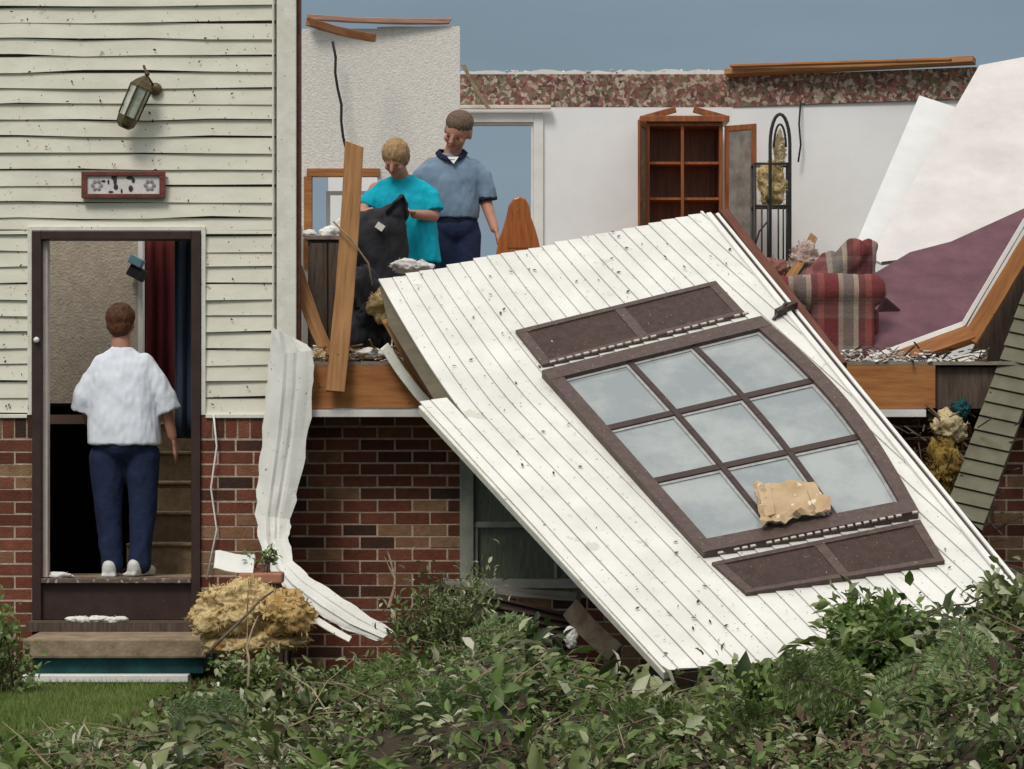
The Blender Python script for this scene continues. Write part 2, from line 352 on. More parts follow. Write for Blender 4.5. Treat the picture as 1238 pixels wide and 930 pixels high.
def board(name, a, b, w, t, m, up=(0, -1, 0), parent=None, ragged=0):
    """a plank with its own frame (X along its length) so that the grain follows it"""
    a = Vector(a); b = Vector(b); d = (b-a); L_ = d.length; d.normalize(); up = Vector(up); side = d.cross(up).normalized(); up = side.cross(d).normalized()
    me = bpy.data.meshes.new(name); n = 10; vs = []; rn = random.Random(int(L_*1000))
    for i in range(n+1):
        x_ = L_*i/n
        for (p, q) in ((-1, -1), (1, -1), (1, 1), (-1, 1)):
            e_ = rn.uniform(-ragged, ragged) if i in (0, n) else 0
            bw_ = (.012*math.sin(math.pi*i/n)+rn.uniform(-.0015, .0015)) if ragged else 0
            vs.append((x_+e_, p*w/2*(1+rn.uniform(-.03, .03))+bw_, q*t/2))
    fs = [(0, 1, 2, 3), tuple(n*4+k for k in (3, 2, 1, 0))]+[(i*4+k, (i+1)*4+k, (i+1)*4+(k+1) % 4, i*4+(k+1) % 4) for i in range(n) for k in range(4)]
    me.from_pydata(vs, [], fs); me.validate()
    bm = bmesh.new(); bm.from_mesh(me); bmesh.ops.recalc_face_normals(bm, faces=bm.faces); bm.to_mesh(me); bm.free()
    me.materials.append(m); o = bpy.data.objects.new(name, me); COL.objects.link(o)
    mw = Matrix((d, side, up)).transposed().to_4x4(); mw.translation = a
    if parent is not None: o.parent = parent; mw.translation = a-rootloc(parent)
    o.matrix_local = mw if parent is not None else mw
    bv = o.modifiers.new('bevel', 'BEVEL'); bv.width = .003; bv.segments = 1
    return o

def clip(poly, axis, val, keep_greater):
    out_ = []
    for i in range(len(poly)):
        a, b = poly[i], poly[(i+1) % len(poly)]
        ia = (a[axis] >= val) == keep_greater; ib = (b[axis] >= val) == keep_greater
        if ia: out_.append(a)
        if ia != ib:
            t = (val-a[axis])/(b[axis]-a[axis]); out_.append((a[0]+(b[0]-a[0])*t, a[1]+(b[1]-a[1])*t))
    return out_
def laps(mb, poly, O, S, T, Nn, pitch, proud, t0=0, gap=.004, thick=.006, low_first=True, jag=0, wob=0, warp=None, dent=False):
    """lap siding over a convex polygon given in (s, t); T is the stacking direction, the proud edge is at low t"""
    rn = random.Random(3); O = Vector(O); S = Vector(S); T = Vector(T); Nn = Vector(Nn)
    lo = min(p[1] for p in poly); hi = max(p[1] for p in poly); k = math.floor((lo-t0)/pitch)
    while t0+k*pitch < hi:
        a = t0+k*pitch; b = a+pitch-gap; k += 1
        q = clip(clip(poly, 1, a, True), 1, b, False)
        if len(q) < 3: continue
        j0 = rn.uniform(-jag, jag); j1 = rn.uniform(-jag, jag); sm = sum(p[0] for p in q)/len(q)
        q = [(p[0]+(j0 if p[0] < sm else j1), p[1]) for p in q]
        # cut along s so that the boards can sag a little
        ns = max(1, int((max(p[0] for p in q)-min(p[0] for p in q))/(.10 if (warp or dent) else .35))) if (wob or warp or dent) else 1
        s0 = min(p[0] for p in q); s1 = max(p[0] for p in q); ph = rn.uniform(0, 9)
        for i in range(ns):
            qq = q
            if ns > 1:
                qq = clip(clip(q, 0, s0+(s1-s0)*i/ns, True), 0, s0+(s1-s0)*(i+1)/ns, False)
                if len(qq) < 3: continue
            def h(p):
                f = (p[1]-a)/(b-a); return proud*(1-f)
            def pos(p, dn):
                hh = h(p)
                if warp: p = warp(p)
                w_ = wob*noise.noise(Vector((p[0]*1.6, ph, k*.7)))
                w2 = wob*noise.noise(Vector((p[0]*2.2, ph+5, k*.7)))
                return O+S*p[0]+T*(p[1]+w_)+Nn*(hh-dn+w2*.5+(.008*(.35+noise.noise(Vector((p[0]*1.3, p[1]*1.9, 2)))) if dent else 0))
            n = len(qq); vs = [pos(p, 0) for p in qq]+[pos(p, thick+h(p)) for p in qq]
            fs = [tuple(range(n)), tuple(range(2*n-1, n-1, -1))]+[(i2, n+i2, n+(i2+1) % n, (i2+1) % n) for i2 in range(n)]
            if Vector(S).cross(T).dot(Nn) < 0: fs = [tuple(reversed(f)) for f in fs]
            mb.add(vs, fs)
    return mb
def bricks(mb, x0, x1, z0, z1, Y, skip=None, seed=1, proud=.001, L_=.215, h=.075, soldier=None):
    rn = random.Random(seed); r_ = 0; z = z0
    while z < z1-.02:
        zz = min(z+h-.012, z1); x_ = x0-(L_/2 if r_ % 2 else 0)
        while x_ < x1:
            a = max(x_, x0)+.0; b = min(x_+L_-.012, x1)
            if b-a > .02:
                segs = [(a, b)]
                if skip:
                    for (sx0, sx1, sz0, sz1) in skip:
                        if zz > sz0 and z < sz1:
                            ns = []
                            for (p, q) in segs:
                                if q <= sx0 or p >= sx1: ns.append((p, q))
                                else:
                                    if p < sx0-.02: ns.append((p, sx0))
                                    if q > sx1+.02: ns.append((sx1, q))
                            segs = ns
                for (p, q) in segs:
                    j = rn.uniform(-.0025, .003)
                    mb.box((p, Y-proud-j, z+rn.uniform(-.0015, .0015)), (q, Y+.05, zz+rn.uniform(-.0015, .0015)), rnd=rn.random()**.9)
            x_ += L_
        z += h; r_ += 1
    return mb
def soldiers(mb, x0, x1, z0, z1, Y, seed=4):
    rn = random.Random(seed); x_ = x0
    while x_ < x1-.02:
        mb.box((x_, Y-.004-rn.uniform(0, .003), z0), (min(x_+.064, x1), Y+.05, z1), rnd=rn.random()); x_ += .075
    return mb

# ================================================================== GROUND
def mound(x, y):
    """height of the storm debris heap in front of the house"""
    K = [(-9, .02), (-2.8, .02), (-1.9, .03), (-1.45, .06), (-1.0, .10), (-.5, .20), (0, .26), (.5, .08), (1.0, .03), (1.4, .06), (1.8, .34), (2.6, .48), (4, .5), (9, .3)]
    A = 0
    for (a, b) in zip(K, K[1:]):
        if a[0] <= x <= b[0]:
            t = (x-a[0])/(b[0]-a[0]); A = a[1]+(b[1]-a[1])*t
    ys = -1.6 if x < .2 else -1.9
    f = min(1, max(0, (ys-y)/1.5)); f = f*f*(3-2*f)
    g = min(1, max(0, (y+8.5)/2.5)); g = g*g*(3-2*g)
    return A*f*g*(1+.55*noise.noise(Vector((x*1.3, y*1.3, 0)))+.45*noise.noise(Vector((x*3.1, y*3.1, 4))))+.02*noise.noise(Vector((x*4, y*4, 3)))*f
g = MB(); xs = [-600, -60, -12]+[-6+.12*i for i in range(101)]+[12, 60, 600]; ys = [-300, -40, -14]+[-10+.12*i for i in range(92)]+[3, 10, 60, 900]
for y in ys:
    for x in xs: g.add([(x, y, (mound(x, y) if abs(x) < 6.5 and -10 < y < 1 else 0)-.0)], [])
nx = len(xs)
g.f = [(j*nx+i, j*nx+i+1, (j+1)*nx+i+1, (j+1)*nx+i) for j in range(len(ys)-1) for i in range(nx-1)]
tag(obj('ground', g, M_lawn, smooth=True, origin=(0, 0, 0)), kind='structure')

# ================================================================== HOUSE
ZF = 1.89      # upper floor level
ZC = 4.335     # top of the upper walls
ZL = .58       # entry landing
house = thing('house', (0, 1, 0), 'brick and cream siding house with its roof torn off and upper room open', 'house')
XR = -1.43     # right end of the entry wing's facade
DX0, DX1, DZ = (40-619)/200, (243-619)/200, 1.6+(495-283)/200
ZB = 1.575
tilt = lambda x, z: 0
s = MB()
S_, T_, N_ = (1, 0, 0), (0, 0, 1), (0, -1, 0)
kw = dict(pitch=.0985, proud=.015, t0=ZB, gap=.002, thick=.004, wob=.020)
laps(s, [(-3.75, ZB), (DX0-.03, ZB), (DX0-.03, DZ+.02), (-3.75, DZ+.02)], (0, 0, 0), S_, T_, N_, **kw)
laps(s, [(DX1+.03, ZB), (XR, ZB), (XR, DZ+.02), (DX1+.03, DZ+.02)], (0, 0, 0), S_, T_, N_, **kw)
laps(s, [(-3.75, DZ+.022), (XR, DZ+.022), (XR, 4.16), (-3.75, 4.16)], (0, 0, 0), S_, T_, N_, **kw)
obj('siding', s, M_siding, house)
w = MB()                                           # sheathing wall behind the siding, round the door
w.box((-3.75, .006, 0), (DX0, .16, 4.14)); w.box((DX1, .006, 0), (-1.36, .16, 4.14)); w.box((DX0, .006, DZ), (DX1, .16, 4.14))
obj('sheathing', w, M_dkwood, house)
for (xa_, xb_, sd_) in ((-3.75, DX0-.002, 11), (DX1+.002, -1.385, 12)):
    b = MB(); bricks(b, xa_, xb_, 0, ZB-.15, -.02, seed=sd_); soldiers(b, xa_, xb_, ZB-.142, ZB-.012, -.02, sd_); eb = obj('brick_wall', b, M_brick, house)
    m_ = MB(); m_.box((xa_, -.018, 0), (xb_, .004, ZB-.012)); obj('mortar', m_, M_mortar, eb)
t = MB()                                           # cream trims: round the door, at the brick line, corner post
t.box((DX1+.003, -.032, ZB-.01), (DX1+.030, .003, DZ+.045)); t.box((DX0-.030, -.032, ZB-.01), (DX0-.003, .003, DZ+.045)); t.box((DX0-.003, -.032, DZ+.018), (DX1+.003, .003, DZ+.045))
t.box((DX1+.031, -.040, ZB-.028), (XR, .003, ZB-.004)); t.box((-3.75, -.040, ZB-.028), (DX0-.031, .003, ZB-.004))
obj('siding_trim', t, M_trim, house, bevel=.003)
c = MB(); c.box((XR+.010, -.045, 1.9), (XR+.128, .09, 4.5)); c.box((XR-.018, -.034, ZB), (XR-.006, .02, 4.5))
obj('corner_post', c, M_trim, house, bevel=.006)
c = MB(); c.box((XR+.130, -.01, 1.98), (XR+.148, .15, 4.45)); obj('corner_flashing', c, mat('rust_brown', (.16, .05, .03), (.07, .025, .018), 14, rough=.8), house)
# door frame, sill, kick panel
d = MB(); d.box((DX0, -.05, .33), (DX0+.055, .17, DZ+.015)); d.box((DX1-.055, -.05, .33), (DX1, .17, DZ+.015)); d.box((DX0+.055, -.05, DZ-.035), (DX1-.055, .17, DZ+.015))
df = obj('door_frame', d, M_brownpaint, house, bevel=.004)
d = MB(); d.box((DX0+.056, -.015, .33), (DX1-.056, .02, ZL-.03)); obj('kick_panel', d, M_brownpaint, house)
d = MB(); d.box((DX0+.056, -.06, ZL-.028), (DX1-.056, .16, ZL)); obj('door_sill', d, mat('worn_sill', (.16, .11, .09), (.09, .06, .05), 20, rough=.6, specks=[(30, .6, (.4, .36, .32))]), house, bevel=.004)
d = MB(); d.box((DX0+.057, .0, ZL+.004), (DX0+.088, .10, DZ-.04)); obj('storm_door_edge', d, mat('pink_white_paint', (.62, .53, .48), (.5, .42, .38), 8, rough=.5), house, bevel=.003)
d = MB(); d.ball(Q(44, 411, -.07), .018, 6); obj('door_latch', d, M_white, df, smooth=True)
# main block: brick wall under the overhanging upper floor
WX0, WX1, WZ0, WZ1 = Q(556, 0, .36).x, Q(748, 0, .36).x, .56, 1.50
b = MB(); bricks(b, -1.36, 3.4, 0, 1.6, .35, skip=[(WX0, WX1, WZ0-.06, WZ1)], seed=5); bw = obj('lower_brick_wall', b, M_brick, house)
m_ = MB(); m_.box((-1.36, .3525, 0), (WX0, .401, 1.6)); m_.box((WX1, .3525, 0), (3.4, .401, 1.6)); m_.box((WX0, .3525, 0), (WX1, .401, WZ0-.06)); m_.box((WX0, .3525, WZ1), (WX1, .401, 1.6))
obj('lower_mortar', m_, M_mortar, house)
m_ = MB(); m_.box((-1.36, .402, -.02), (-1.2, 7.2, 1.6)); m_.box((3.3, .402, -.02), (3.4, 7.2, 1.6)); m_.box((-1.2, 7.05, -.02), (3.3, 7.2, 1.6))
obj('basement_wall', m_, M_dkvoid, house)
# lower window
wn = MB(); y0 = .34
wn.box((WX0, y0-.02, WZ0), (WX0+.085, .42, WZ1)); wn.box((WX1-.085, y0-.02, WZ0), (WX1, .42, WZ1)); wn.box((WX0+.085, y0-.02, WZ1-.08), (WX1-.085, .42, WZ1))
lw = obj('lower_window', wn, mat('grey_green_frame', (.33, .34, .29), (.25, .26, .21), 12, rough=.6), house, bevel=.004)
wn = MB(); wn.box((WX0+.086, y0+.005, 1.6-(638-495)/196.5), (WX1-.086, .40, 1.6-(631-495)/196.5)); wn.box((WX0+.086, y0+.01, WZ0), (WX0+.11, .39, .87)); wn.box((WX0+.58, y0+.02, WZ0), (WX0+.60, .39, .865))
obj('sash', wn, MATS['grey_green_frame'], lw, bevel=.003)
wn = MB(); wn.box((WX0-.03, y0-.07, WZ0-.058), (WX1+.03, .42, WZ0-.002)); obj('window_sill', wn, mat('pale_sill', (.42, .42, .36), (.3, .3, .26), 12, rough=.7), lw, bevel=.005)
wn = MB(); wn.box((WX0+.08, .385, WZ0), (WX1-.08, .395, WZ1-.07)); obj('pane', wn, M_darkglass, lw)
# upper floor deck
XF0, XF1 = -1.265, Q(1131, 0, 0).x
o = board('rim_joist', (XF0, .02, 1.735), (XF1, .02, 1.735), .262, .04, M_rim, parent=house)
d = MB(); d.box((XF0, .045, 1.605), (XF1+.8, 7.1, 1.855)); obj('floor_joists', d, M_dkwood, house)
d = MB(); d.box((XF0, .0, 1.868), (XF1+.9, 7.1, ZF)); obj('upper_floor', d, M_floor, house)
d = MB(); d.box((XF0, -.03, 1.553), (Q(1119, 0, 0).x, .348, 1.598)); obj('soffit', d, mat('soffit_white', (.74, .72, .69), (.6, .58, .55), 8, rough=.6), house, bevel=.003)
# upper walls, torn along their tops
def wall_poly(mb, x0, x1, y0, y1, z0, z1, jag=.03, step=.13, seed=1, t=.10):
    rn = random.Random(seed); a = Vector((x0, y0, 0)); b_ = Vector((x1, y1, 0)); n = max(2, int((b_-a).length/step)); top = []
    for i in range(n+1):
        p = a.lerp(b_, i/n); top.append(p+Vector((0, 0, z1+rn.uniform(-jag, jag*.4))))
    nr = Vector((y1-y0, -(x1-x0), 0)).normalized()
    return mb.slab([a+Vector((0, 0, z0)), b_+Vector((0, 0, z0))]+top[::-1], nr, t)
BX0, BX1, BY = -1.5, Q(885, 0, 7).x, 7.0
DRX0, DRX1, DRZ = -.68, Q(645, 0, 7).x, 3.94
wl = MB(); wall_poly(wl, BX0, DRX0, BY, BY, ZF, ZC-.27, 0); wall_poly(wl, DRX1, BX1, BY, BY, ZF, ZC-.27, 0); wall_poly(wl, DRX0, DRX1, BY, BY, DRZ, ZC-.27, 0)
obj('back_wall', wl, M_dry, house)
wl = MB(); wall_poly(wl, BX0, BX1, BY-.001, BY-.001, ZC-.27, ZC+.0, .0, t=.08); bdr = obj('wallpaper_border', wl, M_border, house)
wl = MB(); wall_poly(wl, BX0, BX1, BY+.005, BY+.005, ZC+.0, ZC+.035, .02, .09, 5, t=.08); obj('torn_ceiling_edge', wl, M_white, house)
CX, CY = Q(1190, 0, 6.2).x, 6.2
wl = MB(); wall_poly(wl, BX1+.0, CX+.9, BY, CY-.3, ZF, ZC-.27, 0); obj('right_wall', wl, M_dry, house)
wl = MB(); wall_poly(wl, BX1+.0, CX+.3, BY-.012, CY-.10-.012, ZC-.268, ZC-.02, .0, t=.06); o = obj('wallpaper_border', wl, M_border, house)
o = board('top_plate', (BX1-.05, 6.96, ZC+.005), Q(1178, 73, 6.15), .05, .10, M_wood, up=(0, -1, .2), parent=house)
o = board('top_plate', (BX1-.02, 6.86, ZC+.05), Q(1150, 72, 6.1), .02, .05, M_rim, up=(0, -1, .2), parent=house)
dr = MB(); tw = .08
dr.box((DRX1, BY-.03, ZF), (DRX1+tw, BY-.003, DRZ+tw)); dr.box((DRX0-tw, BY-.03, ZF), (DRX0, BY-.003, DRZ+tw)); dr.box((DRX0, BY-.03, DRZ), (DRX1, BY-.003, DRZ+tw))
dr.box((DRX1-.02, BY-.003, ZF), (DRX1+.0, BY+.11, DRZ)); dr.box((DRX0, BY-.002, DRZ-.02), (DRX1-.02, BY+.11, DRZ))
obj('back_door_frame', dr, M_white, house, bevel=.004)
dr = MB(); dr.box((Q(556, 0, 7).x, BY-.10, DRZ+.105), (Q(666, 0, 7).x, BY-.032, DRZ+.135)); obj('door_cornice', dr, mat('peach_white', (.76, .68, .60), (.7, .6, .52), 8), house, bevel=.004)
# left room wall with a square hole; its top is level with the back wall's
LY = 3.6; hx0, hx1, hz0, hz1 = Q(371, 0, LY).x, Q(456, 0, LY).x, 2.6, Q(0, 204, LY).z
wl = MB(); LX1 = Q(556, 0, LY).x
wall_poly(wl, hx1, LX1, LY, LY, ZF, ZC+.0, .012, .12, 3); wall_poly(wl, -1.5, hx0, LY, LY, ZF, ZC-.02, 0); wall_poly(wl, hx0, hx1, LY, LY, hz1, ZC-.02, 0); wall_poly(wl, hx0, hx1, LY, LY, ZF, hz0, 0)
obj('left_room_wall', wl, M_popcorn, house)
wl = MB(); wl.box((hx0-.0, LY-.02, hz1-.055), (hx1+.02, LY+.10, hz1+.0)); wl.box((hx0-.02, LY-.02, hz0), (hx0+.035, LY+.10, hz1-.057)); obj('hole_trim', wl, M_rim, house)
wl = MB()
for z in (hz1-.17,): wl.box((hx0+.12, LY+.3, z), (hx1+.05, LY+.32, z+.03))
wl.box((hx0+.12, LY+.3, hz0), (hx0+.15, LY+.32, hz1-.172)); obj('broken_sash', wl, M_white, house)
# entry wing interior
i_ = MB(); i_.box((-1.56, .17, -.6), (-1.46, 6.9, 1.9)); i_.box((-3.72, .17, -.6), (-3.62, 6.9, 2.3)); i_.box((-1.56, .17, 1.9), (-1.49, 3.55, 2.9)); i_.box((-3.62, 6.8, 1.9), (-1.56, 6.9, 2.6))
obj('wing_side_wall', i_, M_popcorn, house)
i_ = MB(); X_ = Q(167, 0, 1.6).x; i_.box((-3.62, 1.6, 1.64), (X_, 1.7, 3.0)); obj('hall_wall', i_, M_tan, house)
i_ = MB(); i_.box((X_, 1.59, 1.64), (X_+.03, 1.71, 3.0)); obj('corner_bead', i_, M_white, house)
i_ = MB(); i_.box((-3.62, 1.70, 1.62), (-2.41, 6.8, 1.84)); i_.box((-2.41, 3.3, 1.62), (-1.56, 6.8, 1.84)); i_.box((-2.38, 3.4, 1.84), (-1.56, 3.5, 2.9)); obj('upper_hall_floor', i_, M_dkwood, house)
i_ = MB(); i_.box((-3.62, 4.2, -.6), (-1.56, 4.3, 1.62)); i_.box((-3.62, .17, -.7), (-1.56, 4.3, -.6)); i_.box((-2.44, .62, -.6), (-2.41, 4.2, ZL+.02)); i_.box((-3.62, .17, -.6), (-3.60, 4.2, 1.62)); obj('stairwell', i_, M_dkvoid, house)
i_ = MB(); i_.box((-3.5, .165, ZL-.06), (-1.57, .60, ZL-.002)); obj('landing', i_, M_carpet, house)
i_ = MB(); i_.box((-3.6, 1.48, 1.505), (-2.45, 1.55, 1.565)); obj('hand_rail', i_, mat('pinkish_rail', (.26, .17, .13), rough=.5), house)
st = MB()
for k in range(7): st.box((-2.40, .60+.25*k, ZL-.1), (-1.565, .60+.25*(k+1), ZL+.187*(k+1)-.02)); st.box((-2.40, .575+.25*k, ZL+.187*(k+1)-.02), (-1.565, .60+.25*(k+1)+.001, ZL+.187*(k+1)))
obj('stairs', st, M_carpet, house, bevel=.008)
# right wing: collapsed corner, its shade painted into brick and backing colours
rw = MB(); bricks(rw, 2.62, 4.2, 0, 1.5, .62, seed=31); obj('right_brick_wall', rw, mat('brick_painted_shade', (1, 1, 1), (.7, .7, .7), 22, rough=.9, bump=.6, attr=[(.03, .015, .013), (.08, .02, .018), (.11, .026, .022)]), house)
rw = MB(); rw.box((2.62, .64, 0), (4.2, .75, 1.5)); rw.box((XF1+.02, .35, 1.45), (4.2, .5, 1.62)); obj('right_backing', rw, M_dkvoid, house)

# stoop
stp = thing('doorstep', (Q(138, 0, -.5).x, -.5, 0), 'low stained concrete step below the front door with a teal edge under it', 'step')
a = MB(); a.box((Q(28, 0, -.9).x, -.92, .165), (Q(250, 0, -.9).x, -.06, .275)); obj('slab', a, M_concrete, stp, bevel=.012)
a = MB(); a.box((Q(42, 0, -.9).x, -.87, .075), (Q(245, 0, -.9).x, -.08, .163)); obj('teal_board', a, M_teal, stp)
a = MB(); a.box((Q(28, 0, -.95).x, -.99, .03), (Q(228, 0, -.95).x, -.80, .072)); obj('white_edging', a, M_white, stp, bevel=.004)
a = MB(); a.box((DX0, -.30, .276), (DX1, -.06, .33)); obj('riser', a, M_dkwood, stp)
rn = random.Random(4)
for k, (px, py) in enumerate([(98, 742), (118, 738), (140, 741), (72, 690)]):
    p = Q(px, py, -.25 if k < 3 else 0.03); p.z = .332 if k < 3 else ZL+.002
    pc = lump('insulation_scrap', p+Vector((0, 0, .012)), (.07+.02*rn.random(), .04, .022), M_paper, amp=.5, sc=20, sub=4, seed=k)
    tag(pc, ['white scrap of insulation left of the doorstep riser below the door', 'white scrap of insulation in the middle of the row on the doorstep', 'white scrap of insulation rightmost of the row on the doorstep', 'white crumpled scrap on the door sill beside the left door jamb'][k], 'scrap', 'white scraps at the front door')

# curtains in the hall
def cloth_strip(name, x0, x1, z0, z1, y, m, lab, waves=5, amp=.02):
    mb = MB(); n = 50
    for j in range(9):
        z = z1+(z0-z1)*j/8
        for i in range(n+1):
            x = x0+(x1-x0)*i/n; mb.add([(x, y+amp*math.sin(i/n*waves*2*math.pi+j*.12)*(1+.3*j/8), z)], [])
    mb.f = [(j*(n+1)+i, j*(n+1)+i+1, (j+1)*(n+1)+i+1, (j+1)*(n+1)+i) for j in range(8) for i in range(n)]
    o = obj(name, mb, m, smooth=True); o.modifiers.new('solid', 'SOLIDIFY').thickness = .004
    tag(o, lab, 'curtain'); return o
cloth_strip('curtain', Q(172, 0, 2.0).x, Q(211, 0, 2.0).x, 1.68, 2.80, 2.0, M_red, 'dark red curtain hanging inside the front doorway', 3)
cloth_strip('curtain', Q(211, 0, .55).x, Q(238, 0, .55).x, 1.42, 2.72, .55, M_navy, 'slate blue curtain beside the red one inside the doorway', 2)
hl = thing('hall_lamp', Q(166, 330, 1.5), 'small teal and dark lamp head high on the hall wall corner inside the doorway', 'lamp')
a = MB(); a.box(Q(158, 322, 1.55), Q(172, 310, 1.40), rot=Matrix.Rotation(.5, 3, 'Y')); obj('lamp_shade', a, mat('pale_teal', (.16, .30, .36), rough=.4), hl, bevel=.006)
a = MB(); a.box(Q(157, 338, 1.56), Q(175, 322, 1.42), rot=Matrix.Rotation(.5, 3, 'Y')); obj('lamp_body', a, M_black, hl, bevel=.006)

# wall lantern hanging askew
lt = thing('wall_lantern', Q(165, 150, -.03), 'weathered brass and glass wall lantern hanging crooked on the cream siding', 'lantern')
LS = 1.06; Ax = (Q(176, 93, -.14)-Q(152, 148, -.14)).normalized(); b0 = Q(151, 151, -.14); side = Ax.cross(Vector((0, 1, 0))).normalized(); fwd = Vector((0, -1, 0))
def hexring(mb, h, r, hh, r2=None, n=6):
    r2 = r2 if r2 is not None else r; vs = []
    for (hq, rq) in ((h, r), (h+hh, r2)):
        for k in range(n):
            a_ = 2*math.pi*k/n+.3; vs.append(b0+Ax*hq*LS+(side*math.cos(a_)+fwd*math.sin(a_))*rq*LS)
    return mb.add(vs, [tuple(range(n-1, -1, -1)), tuple(range(n, 2*n))]+[(k, (k+1) % n, n+(k+1) % n, n+k) for k in range(n)])
a = MB(); hexring(a, 0, .055, .05, .062); hexring(a, -.02, .03, .02, .05); obj('lantern_base', a, M_brass, lt, bevel=.003)
a = MB(); hexring(a, .05, .050, .18, .056); gl = mat('lantern_glass', (.62, .65, .56), (.35, .37, .30), 10, rough=.12, spec=.6); obj('lantern_glass', a, gl, lt)
a = MB(); hexring(a, .23, .070, .03, .05); hexring(a, .26, .05, .04, .012); a.ball(b0+Ax*.315*LS, .016, 6)
obj('lantern_cap', a, M_brass, lt, bevel=.002)
a = MB()
for k in range(6):
    an = 2*math.pi*k/6+.3; o1 = side*math.cos(an)+fwd*math.sin(an); a.tube([b0+(Ax*.05+o1*.058)*LS, b0+(Ax*.23+o1*.062)*LS], .006, 5)
obj('lantern_bars', a, M_brass, lt)
a = MB(); a.tube([b0+Ax*.31*LS, Q(174, 80, -.12), Q(178, 92, -.08), Q(187, 106, -.03)], .008, 7); a.ball(Q(188, 108, -.03), (.04, .018, .04), 8)
obj('lantern_arm', a, M_brass, lt, smooth=True)
# house sign above the door (worn; its marks cannot be read)
sg = thing('house_sign', Q(149, 240, -.03), 'small white sign with worn grey marks in a rust brown frame above the front door', 'sign')
a = MB(); x0, x1, z0, z1 = Q(99, 0, -.03).x, Q(200, 0, -.03).x, Q(0, 240, -.03).z, Q(0, 208, -.03).z; f_ = .026
a.box((x0, -.06, z0), (x1, -.02, z0+f_)); a.box((x0, -.06, z1-f_), (x1, -.02, z1)); a.box((x0, -.06, z0+f_), (x0+f_+.008, -.02, z1-f_)); a.box((x1-f_-.008, -.06, z0+f_), (x1, -.02, z1-f_))
obj('sign_frame', a, mat('rust_red_wood', (.20, .055, .04), (.11, .035, .03), 15, rough=.6), sg, bevel=.003)
a = MB(); a.box((x0+.02, -.045, z0+.02), (x1-.02, -.022, z1-.02)); obj('sign_plate', a, mat('sign_white', (.78, .73, .72), (.62, .58, .57), 30, rough=.5), sg)
zc = (z0+z1)/2; yy = -.048
for (px, r_) in ((117, .036), (181, .036)):
    a = MB()
    for k in range(6):
        an = k*math.pi/3; a.ball(Q(px, 224, yy)+Vector((math.cos(an)*r_*.7, 0, math.sin(an)*r_*.7)), (r_*.34, .002, r_*.34), 5)
    obj('sign_flower', a, mat('sign_grey', (.24, .22, .25), (.36, .33, .35), 30, rough=.6), sg)
a = MB()
for (px, py, w_, h_) in ((138, 215, .024, .016), (139, 219, .014, .03), (140, 226, .018, .022), (157, 215, .03, .012), (161, 218, .014, .02), (158, 228, .018, .024), (131, 220, .008, .018), (134, 232, .02, .008), (147, 231, .008, .018), (125, 219, .018, .008)):
    a.ball(Q(px, py, yy), (w_*.75, .002, h_*.8), 6)
obj('sign_marks', a, mat('sign_dark', (.05, .035, .04), rough=.6), sg)

# torn strip of corner siding hanging down and out over the ground
L_ = [(333, 380, 360), (330, 425, 379), (322, 470, 374), (314, 530, 366), (309, 590, 355), (308, 620, 350), (313, 655, 351), (325, 690, 362)]
path = [(327, 362, 395, 412, -.06), (326, 377, 430, 424, -.08), (322, 377, 470, 470, -.10), (317, 370, 530, 530, -.12), (311, 359, 585, 590, -.15), (309, 350, 622, 628, -.18), (313, 347, 655, 650, -.24), (327, 353, 690, 678, -.34),
        (345, 372, 712, 697, -.46), (378, 408, 738, 720, -.62), (414, 440, 760, 742, -.78), (456, 476, 775, 764, -.90)]
mb = MB(); nw = 14; sub = 5; rows = []
for i in range(len(path)-1):
    for k in range(sub):
        t_ = k/sub; rows.append([path[i][j]+(path[i+1][j]-path[i][j])*t_ for j in range(5)])
rows.append(list(path[-1]))
for ri, (xl, xr, yl, yr, Y) in enumerate(rows):
    for k in range(nw+1):
        f_ = k/nw; p = Q(xl+(xr-xl)*f_, yl+(yr-yl)*f_, Y); p.y -= .018*math.sin(math.pi*f_)+(.012 if .30 < f_ < .42 else 0)-(.010 if .62 < f_ < .70 else 0)
        if k == nw: p.x += .022*abs(math.sin(ri*.62))*(.4+.6*random.random())
        if k == 0: p.x += .006*math.sin(ri*1.7)
        p += Vector((0, .006*noise.noise(Vector((ri*.3, k*.4, 2))), 0)); mb.add([p], [])
mb.f = [(i*(nw+1)+k, (i+1)*(nw+1)+k, (i+1)*(nw+1)+k+1, i*(nw+1)+k+1) for i in range(len(rows)-1) for k in range(nw)]
o = obj('torn_siding_strip', mb, M_panel); o.modifiers.new('solid', 'SOLIDIFY').thickness = .006
tag(o, 'long cream siding strip torn off the house corner, curling down the brick to the ground', 'siding strip')

# ================================================================== FALLEN WALL
f4 = 4000.
nrm = Vector((0, -math.cos(R(56)), math.sin(R(56))))
camp = Vector((0, -20, 1.6)); PA = Q(458, 340, .2)
def U(px, py, lift=0):
    """point of the fallen wall's plane seen at (px, py), lifted along the wall's normal"""
    r_ = Vector(((px-619)/f4, 1, (495-py)/f4)); t_ = (PA-camp).dot(nrm)/r_.dot(nrm)
    return camp+r_*t_+nrm*lift
vdir = (U(805, 812)-U(508, 487)).normalized(); udir = vdir.cross(nrm).normalized()
if udir.x < 0: udir = -udir
def uv(px, py):
    p = U(px, py)-PA; return (p.dot(vdir), p.dot(udir))
def UV(s_, t_, lift=0): return PA+vdir*s_+udir*t_+nrm*lift
fw = thing('fallen_wall', U(805, 812)-Vector((0, 0, .02)), 'big fallen wall of white siding with a nine pane window leaning off the upper floor', 'fallen wall')
pts = [(458, 340), (850, 257), (1262, 765), (805, 812), (508, 487), (540, 480)]
s = MB(); PJ = .0985
big = [uv(*p) for p in [(540, 480), (458, 340), (850, 257), (1262, 765), (1100, 783)]]
u540 = uv(540, 480)[1]
